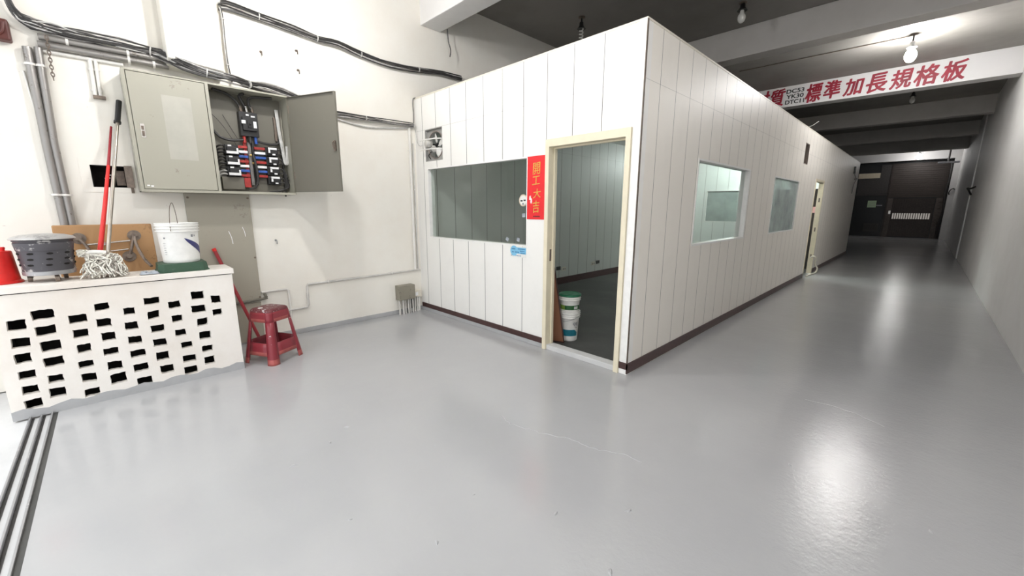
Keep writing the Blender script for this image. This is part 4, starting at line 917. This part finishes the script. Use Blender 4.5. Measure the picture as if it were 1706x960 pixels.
ol = thing('tube_light', 'lit tube light on the office ceiling beyond the side window', 'lamp', (-3.2, 11.1, 2.79)); mbox('batten', (-.62, -.05, -.03), (.62, .05, 0), 'white_trim', ol); bm = B(); tube(bm, [(-.6, 0, -.055), (.6, 0, -.055)], .016, 12); done('tube', bm, 'lit_office', ol, smooth=True)
hl = thing('hanging_batten', 'unlit pale tube fitting hung on a stem at the far right', 'lamp', (.37, 27.6, 3.95)); bm = B(); tube(bm, [(0, 0, .27), (0, 0, -.36)], .035, 8); done('stem', bm, 'far_grey_panel', hl); mbox('batten', (-.33, -.05, -.44), (.36, .05, -.36), 'grey_print', hl, bevel=.01)
o = tag(mtube('ceiling_conduit', [(-3.1, 9.60, ZC-.01), (-1.8, 9.62, ZC-.012), (-.6, 9.66, ZC-.01)], .007, 'old_iron', None, 6, 3), 'thin dark conduit along the ceiling to the lit lamp', 'conduit')
o = tag(mtube('loose_wire', [(-4.85, 3.56, 3.80), (-4.86, 3.58, 3.66), (-4.84, 3.60, 3.55), (-4.86, 3.60, 3.47)], .006, 'black_cable', None, 6, 4), 'loose black wire hanging under the first ceiling beam', 'wire')
o = tag(mtube('loose_wire', [(-1.70, 9.0, ZO+.01), (-1.66, 9.2, ZO+.06), (-1.64, 9.5, ZO+.16), (-1.66, 9.7, ZO+.20)], .004, 'light_cable', None, 6, 4), 'loose pale wire sticking up from the office roof edge', 'wire')

# lettering on the beam
sg = thing('painted_lettering', 'row of dark red Chinese characters painted across the white beam', 'sign', (-1.5, 11.55, 4.0)); SGO = Vector((-1.5, 11.55, 4.0))
for c, x, z, w_, h_ in (('材', -3.17, 4.0, .33, .36), ('質', -2.843, 3.997, .31, .36), ('標', -2.141, 3.991, .30, .37), ('準', -1.819, 3.998, .29, .35), ('加', -1.459, 3.985, .33, .32), ('長', -1.096, 3.985, .31, .35), ('規', -.73, 3.985, .32, .34), ('格', -.376, 3.985, .33, .35), ('板', -.009, 3.985, .32, .34)):
    o = text_mesh('red_character', c, 'sign_red', sg, w_, h_, face_front(x, 11.549, z, .05), .003, .030, .18)
    if o: rel(o, SGO)
for s, x, z, w_ in (('DC53', -2.50, 4.10, .345), ('YK30', -2.495, 3.985, .335), ('DTC11', -2.49, 3.868, .37)):
    o = text_mesh('black_code', s, 'sign_black', sg, w_*.97, .084, face_front(x, 11.549, z), .003, .045)
    if o: o['label'] = 'black letters and numbers'; rel(o, SGO)

# vent opening and the curled hose at the second doorway
vt = thing('vent_opening_frame', 'narrow brown vent frame high in the office side wall', 'vent', (XC-.05, 9.155, 2.43)); bm = B(); holed(bm, 'x', -.03, .052, VENT[0]-9.155, VENT[1]-9.155, VENT[2]-2.43, VENT[3]-2.43, [(VENT[0]-9.155+.012, VENT[1]-9.155-.012, VENT[2]-2.43+.012, VENT[3]-2.43-.012)]); done('frame', bm, 'vent_brown', vt)
mbox('back_board', (-.036, VENT[0]-9.155, VENT[2]-2.43), (-.03, VENT[1]-9.155, VENT[3]-2.43), 'pillar_brown', vt)
tag(mtube('door_hose', [(XC-.04, 11.22, .36), (XC+.02, 11.22, .40), (XC+.06, 11.25, .36), (XC+.05, 11.32, .22), (XC+.10, 11.36, .12), (XC+.09, 11.25, .03), (XC+.04, 10.95, .015), (XC+.03, 10.62, .015)], .017, 'ivory', None, 8, 4), 'pale curled hose at the foot of the second doorway', 'hose')

# ================================================================== FAR END OF THE AISLE
Y0 = YBK-.01
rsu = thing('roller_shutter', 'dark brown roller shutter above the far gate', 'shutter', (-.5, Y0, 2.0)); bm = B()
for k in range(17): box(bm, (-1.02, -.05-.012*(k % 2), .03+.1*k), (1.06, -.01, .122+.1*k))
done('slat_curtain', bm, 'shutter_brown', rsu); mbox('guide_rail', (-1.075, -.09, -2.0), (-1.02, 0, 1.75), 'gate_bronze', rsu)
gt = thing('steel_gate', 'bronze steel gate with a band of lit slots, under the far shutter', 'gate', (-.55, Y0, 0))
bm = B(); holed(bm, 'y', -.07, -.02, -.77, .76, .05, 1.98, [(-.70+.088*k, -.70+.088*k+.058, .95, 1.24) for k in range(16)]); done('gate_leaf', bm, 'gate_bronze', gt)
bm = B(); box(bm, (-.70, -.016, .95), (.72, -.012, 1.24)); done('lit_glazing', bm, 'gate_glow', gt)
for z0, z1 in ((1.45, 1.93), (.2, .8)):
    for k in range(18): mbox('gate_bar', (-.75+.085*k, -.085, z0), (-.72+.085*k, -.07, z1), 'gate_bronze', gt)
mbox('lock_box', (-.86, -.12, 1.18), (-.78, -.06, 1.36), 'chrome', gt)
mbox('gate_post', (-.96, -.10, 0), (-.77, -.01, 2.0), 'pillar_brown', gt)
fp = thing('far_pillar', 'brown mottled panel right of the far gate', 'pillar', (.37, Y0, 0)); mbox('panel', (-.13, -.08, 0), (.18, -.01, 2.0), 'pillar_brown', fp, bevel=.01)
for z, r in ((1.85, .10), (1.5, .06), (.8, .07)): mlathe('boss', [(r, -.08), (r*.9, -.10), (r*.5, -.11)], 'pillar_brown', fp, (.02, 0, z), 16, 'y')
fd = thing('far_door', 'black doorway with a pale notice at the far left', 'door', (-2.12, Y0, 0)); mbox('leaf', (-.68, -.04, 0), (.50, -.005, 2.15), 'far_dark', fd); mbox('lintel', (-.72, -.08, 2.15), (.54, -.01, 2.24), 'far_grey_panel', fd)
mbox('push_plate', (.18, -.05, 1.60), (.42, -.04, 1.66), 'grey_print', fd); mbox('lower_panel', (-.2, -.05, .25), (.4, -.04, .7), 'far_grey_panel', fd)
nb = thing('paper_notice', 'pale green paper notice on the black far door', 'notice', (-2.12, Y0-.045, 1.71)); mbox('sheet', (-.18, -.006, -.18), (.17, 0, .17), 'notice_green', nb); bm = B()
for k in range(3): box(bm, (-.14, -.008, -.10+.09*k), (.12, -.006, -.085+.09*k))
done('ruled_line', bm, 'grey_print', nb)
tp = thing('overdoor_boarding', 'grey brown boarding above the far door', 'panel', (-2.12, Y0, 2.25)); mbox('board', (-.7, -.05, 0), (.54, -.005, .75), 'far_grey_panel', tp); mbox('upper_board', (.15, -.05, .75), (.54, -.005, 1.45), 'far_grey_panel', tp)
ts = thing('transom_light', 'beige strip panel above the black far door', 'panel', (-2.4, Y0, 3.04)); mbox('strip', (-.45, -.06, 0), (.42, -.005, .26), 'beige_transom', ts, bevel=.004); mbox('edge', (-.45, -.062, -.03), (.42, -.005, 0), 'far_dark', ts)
cb = thing('office_end_switch', 'small dark switch with cable on the far end of the office side wall', 'switch', (XC, 15.8, 2.25)); mbox('casing', (0, -.08, .22), (.04, .06, .42), 'black_plastic', cb, bevel=.005); bm = B(); tube(bm, [(.02, 0, .22), (.05, .05, .12), (.03, .15, .05), (.06, .3, .1), (.03, .1, -.1), (.02, .12, -.35)], .014, 6, 0, 4); done('cable', bm, 'grey_cable', cb, smooth=True)
for lab, pts in (('black cable looped on the far white pilaster', [(.62, 28.37, 2.12), (.60, 28.33, 2.22), (.64, 28.32, 2.34), (.72, 28.33, 2.40), (.76, 28.37, 2.36)]), ('black cable looped on the right wall, nearer than the white pilaster', [(.81, 17.5, 1.86), (.74, 17.3, 1.98), (.70, 17.0, 2.02), (.74, 16.7, 2.0), (.815, 16.5, 2.04)])):
    tag(mtube('looped_cable', pts, .022, 'black_cable', None, 8, 4), lab, 'cable')
tag(mtube('hanging_hose', [(.52, 28.9, 3.7), (.54, 28.85, 3.0), (.50, 28.9, 2.2), (.55, 28.88, 1.4), (.48, 28.9, .6), (.5, 28.9, .02)], .05, 'black_cable', None, 8, 4), 'thick black hose hanging beside the far white pilaster', 'hose')

# raised lines of old paint in the floor
def ridge(label, pts, r):
    bm = B(); q = []
    for i in range(len(pts)-1):
        for k in range(5):
            t = k/5; q.append((pts[i][0]+(pts[i+1][0]-pts[i][0])*t+random.uniform(-.008, .008), pts[i][1]+(pts[i+1][1]-pts[i][1])*t+random.uniform(-.008, .008), .0))
    tube(bm, q, r, 6, 0, 2); tag(done('paint_ridge', bm, 'floor_grey_paint', None, smooth=True), label, 'floor mark', 'raised paint lines in the floor')
ridge('raised crooked paint line in the middle of the floor', [(-1.93, 1.80), (-1.80, 1.765), (-1.72, 1.80), (-1.585, 1.83), (-1.41, 1.92), (-1.27, 1.93), (-1.2, 1.955), (-1.04, 2.03), (-.937, 2.015)], .0032)
ridge('raised paint line in the floor past the office corner', [(-.464, 3.67), (-.25, 3.69), (-.07, 3.62), (.026, 3.554)], .003)
chips = [(-2.55, .95), (-2.44, .80), (-1.44, 1.15), (-1.32, .84), (-.82, 1.62), (-.70, 1.26), (-1.06, 1.35), (-1.72, .62), (-2.35, .56), (-1.95, 1.25), (-.52, 1.02), (-1.0, .80), (.22, 2.5), (-.35, 2.62)]
src = None
for k, (x, y) in enumerate(chips):
    if src is None:
        bm = B(); ring = [bm.verts.new((.018*math.cos(a)*(1+.4*math.sin(3*a)), .009*math.sin(a), 0)) for a in [2*PI*j/9 for j in range(9)]]; tip = [bm.verts.new((v.co.x*.5+.002, v.co.y*.5, .006)) for v in ring]
        for j in range(9): bm.faces.new((ring[j], ring[(j+1) % 9], tip[(j+1) % 9], tip[j]))
        bm.faces.new(tip); bm.faces.new(ring[::-1]); o = src = done('paint_crumb', bm, 'floor_grey_paint')
    else:
        o = src.copy(); COL.objects.link(o)
    o.location = (x, y, 0); o.rotation_euler = (0, 0, random.uniform(0, 6)); s = random.uniform(.5, 1.1); o.scale = (s, s, s)
    tag(o, 'small crumb of grey paint stuck to the open floor', 'crumb', 'paint crumbs on the floor')
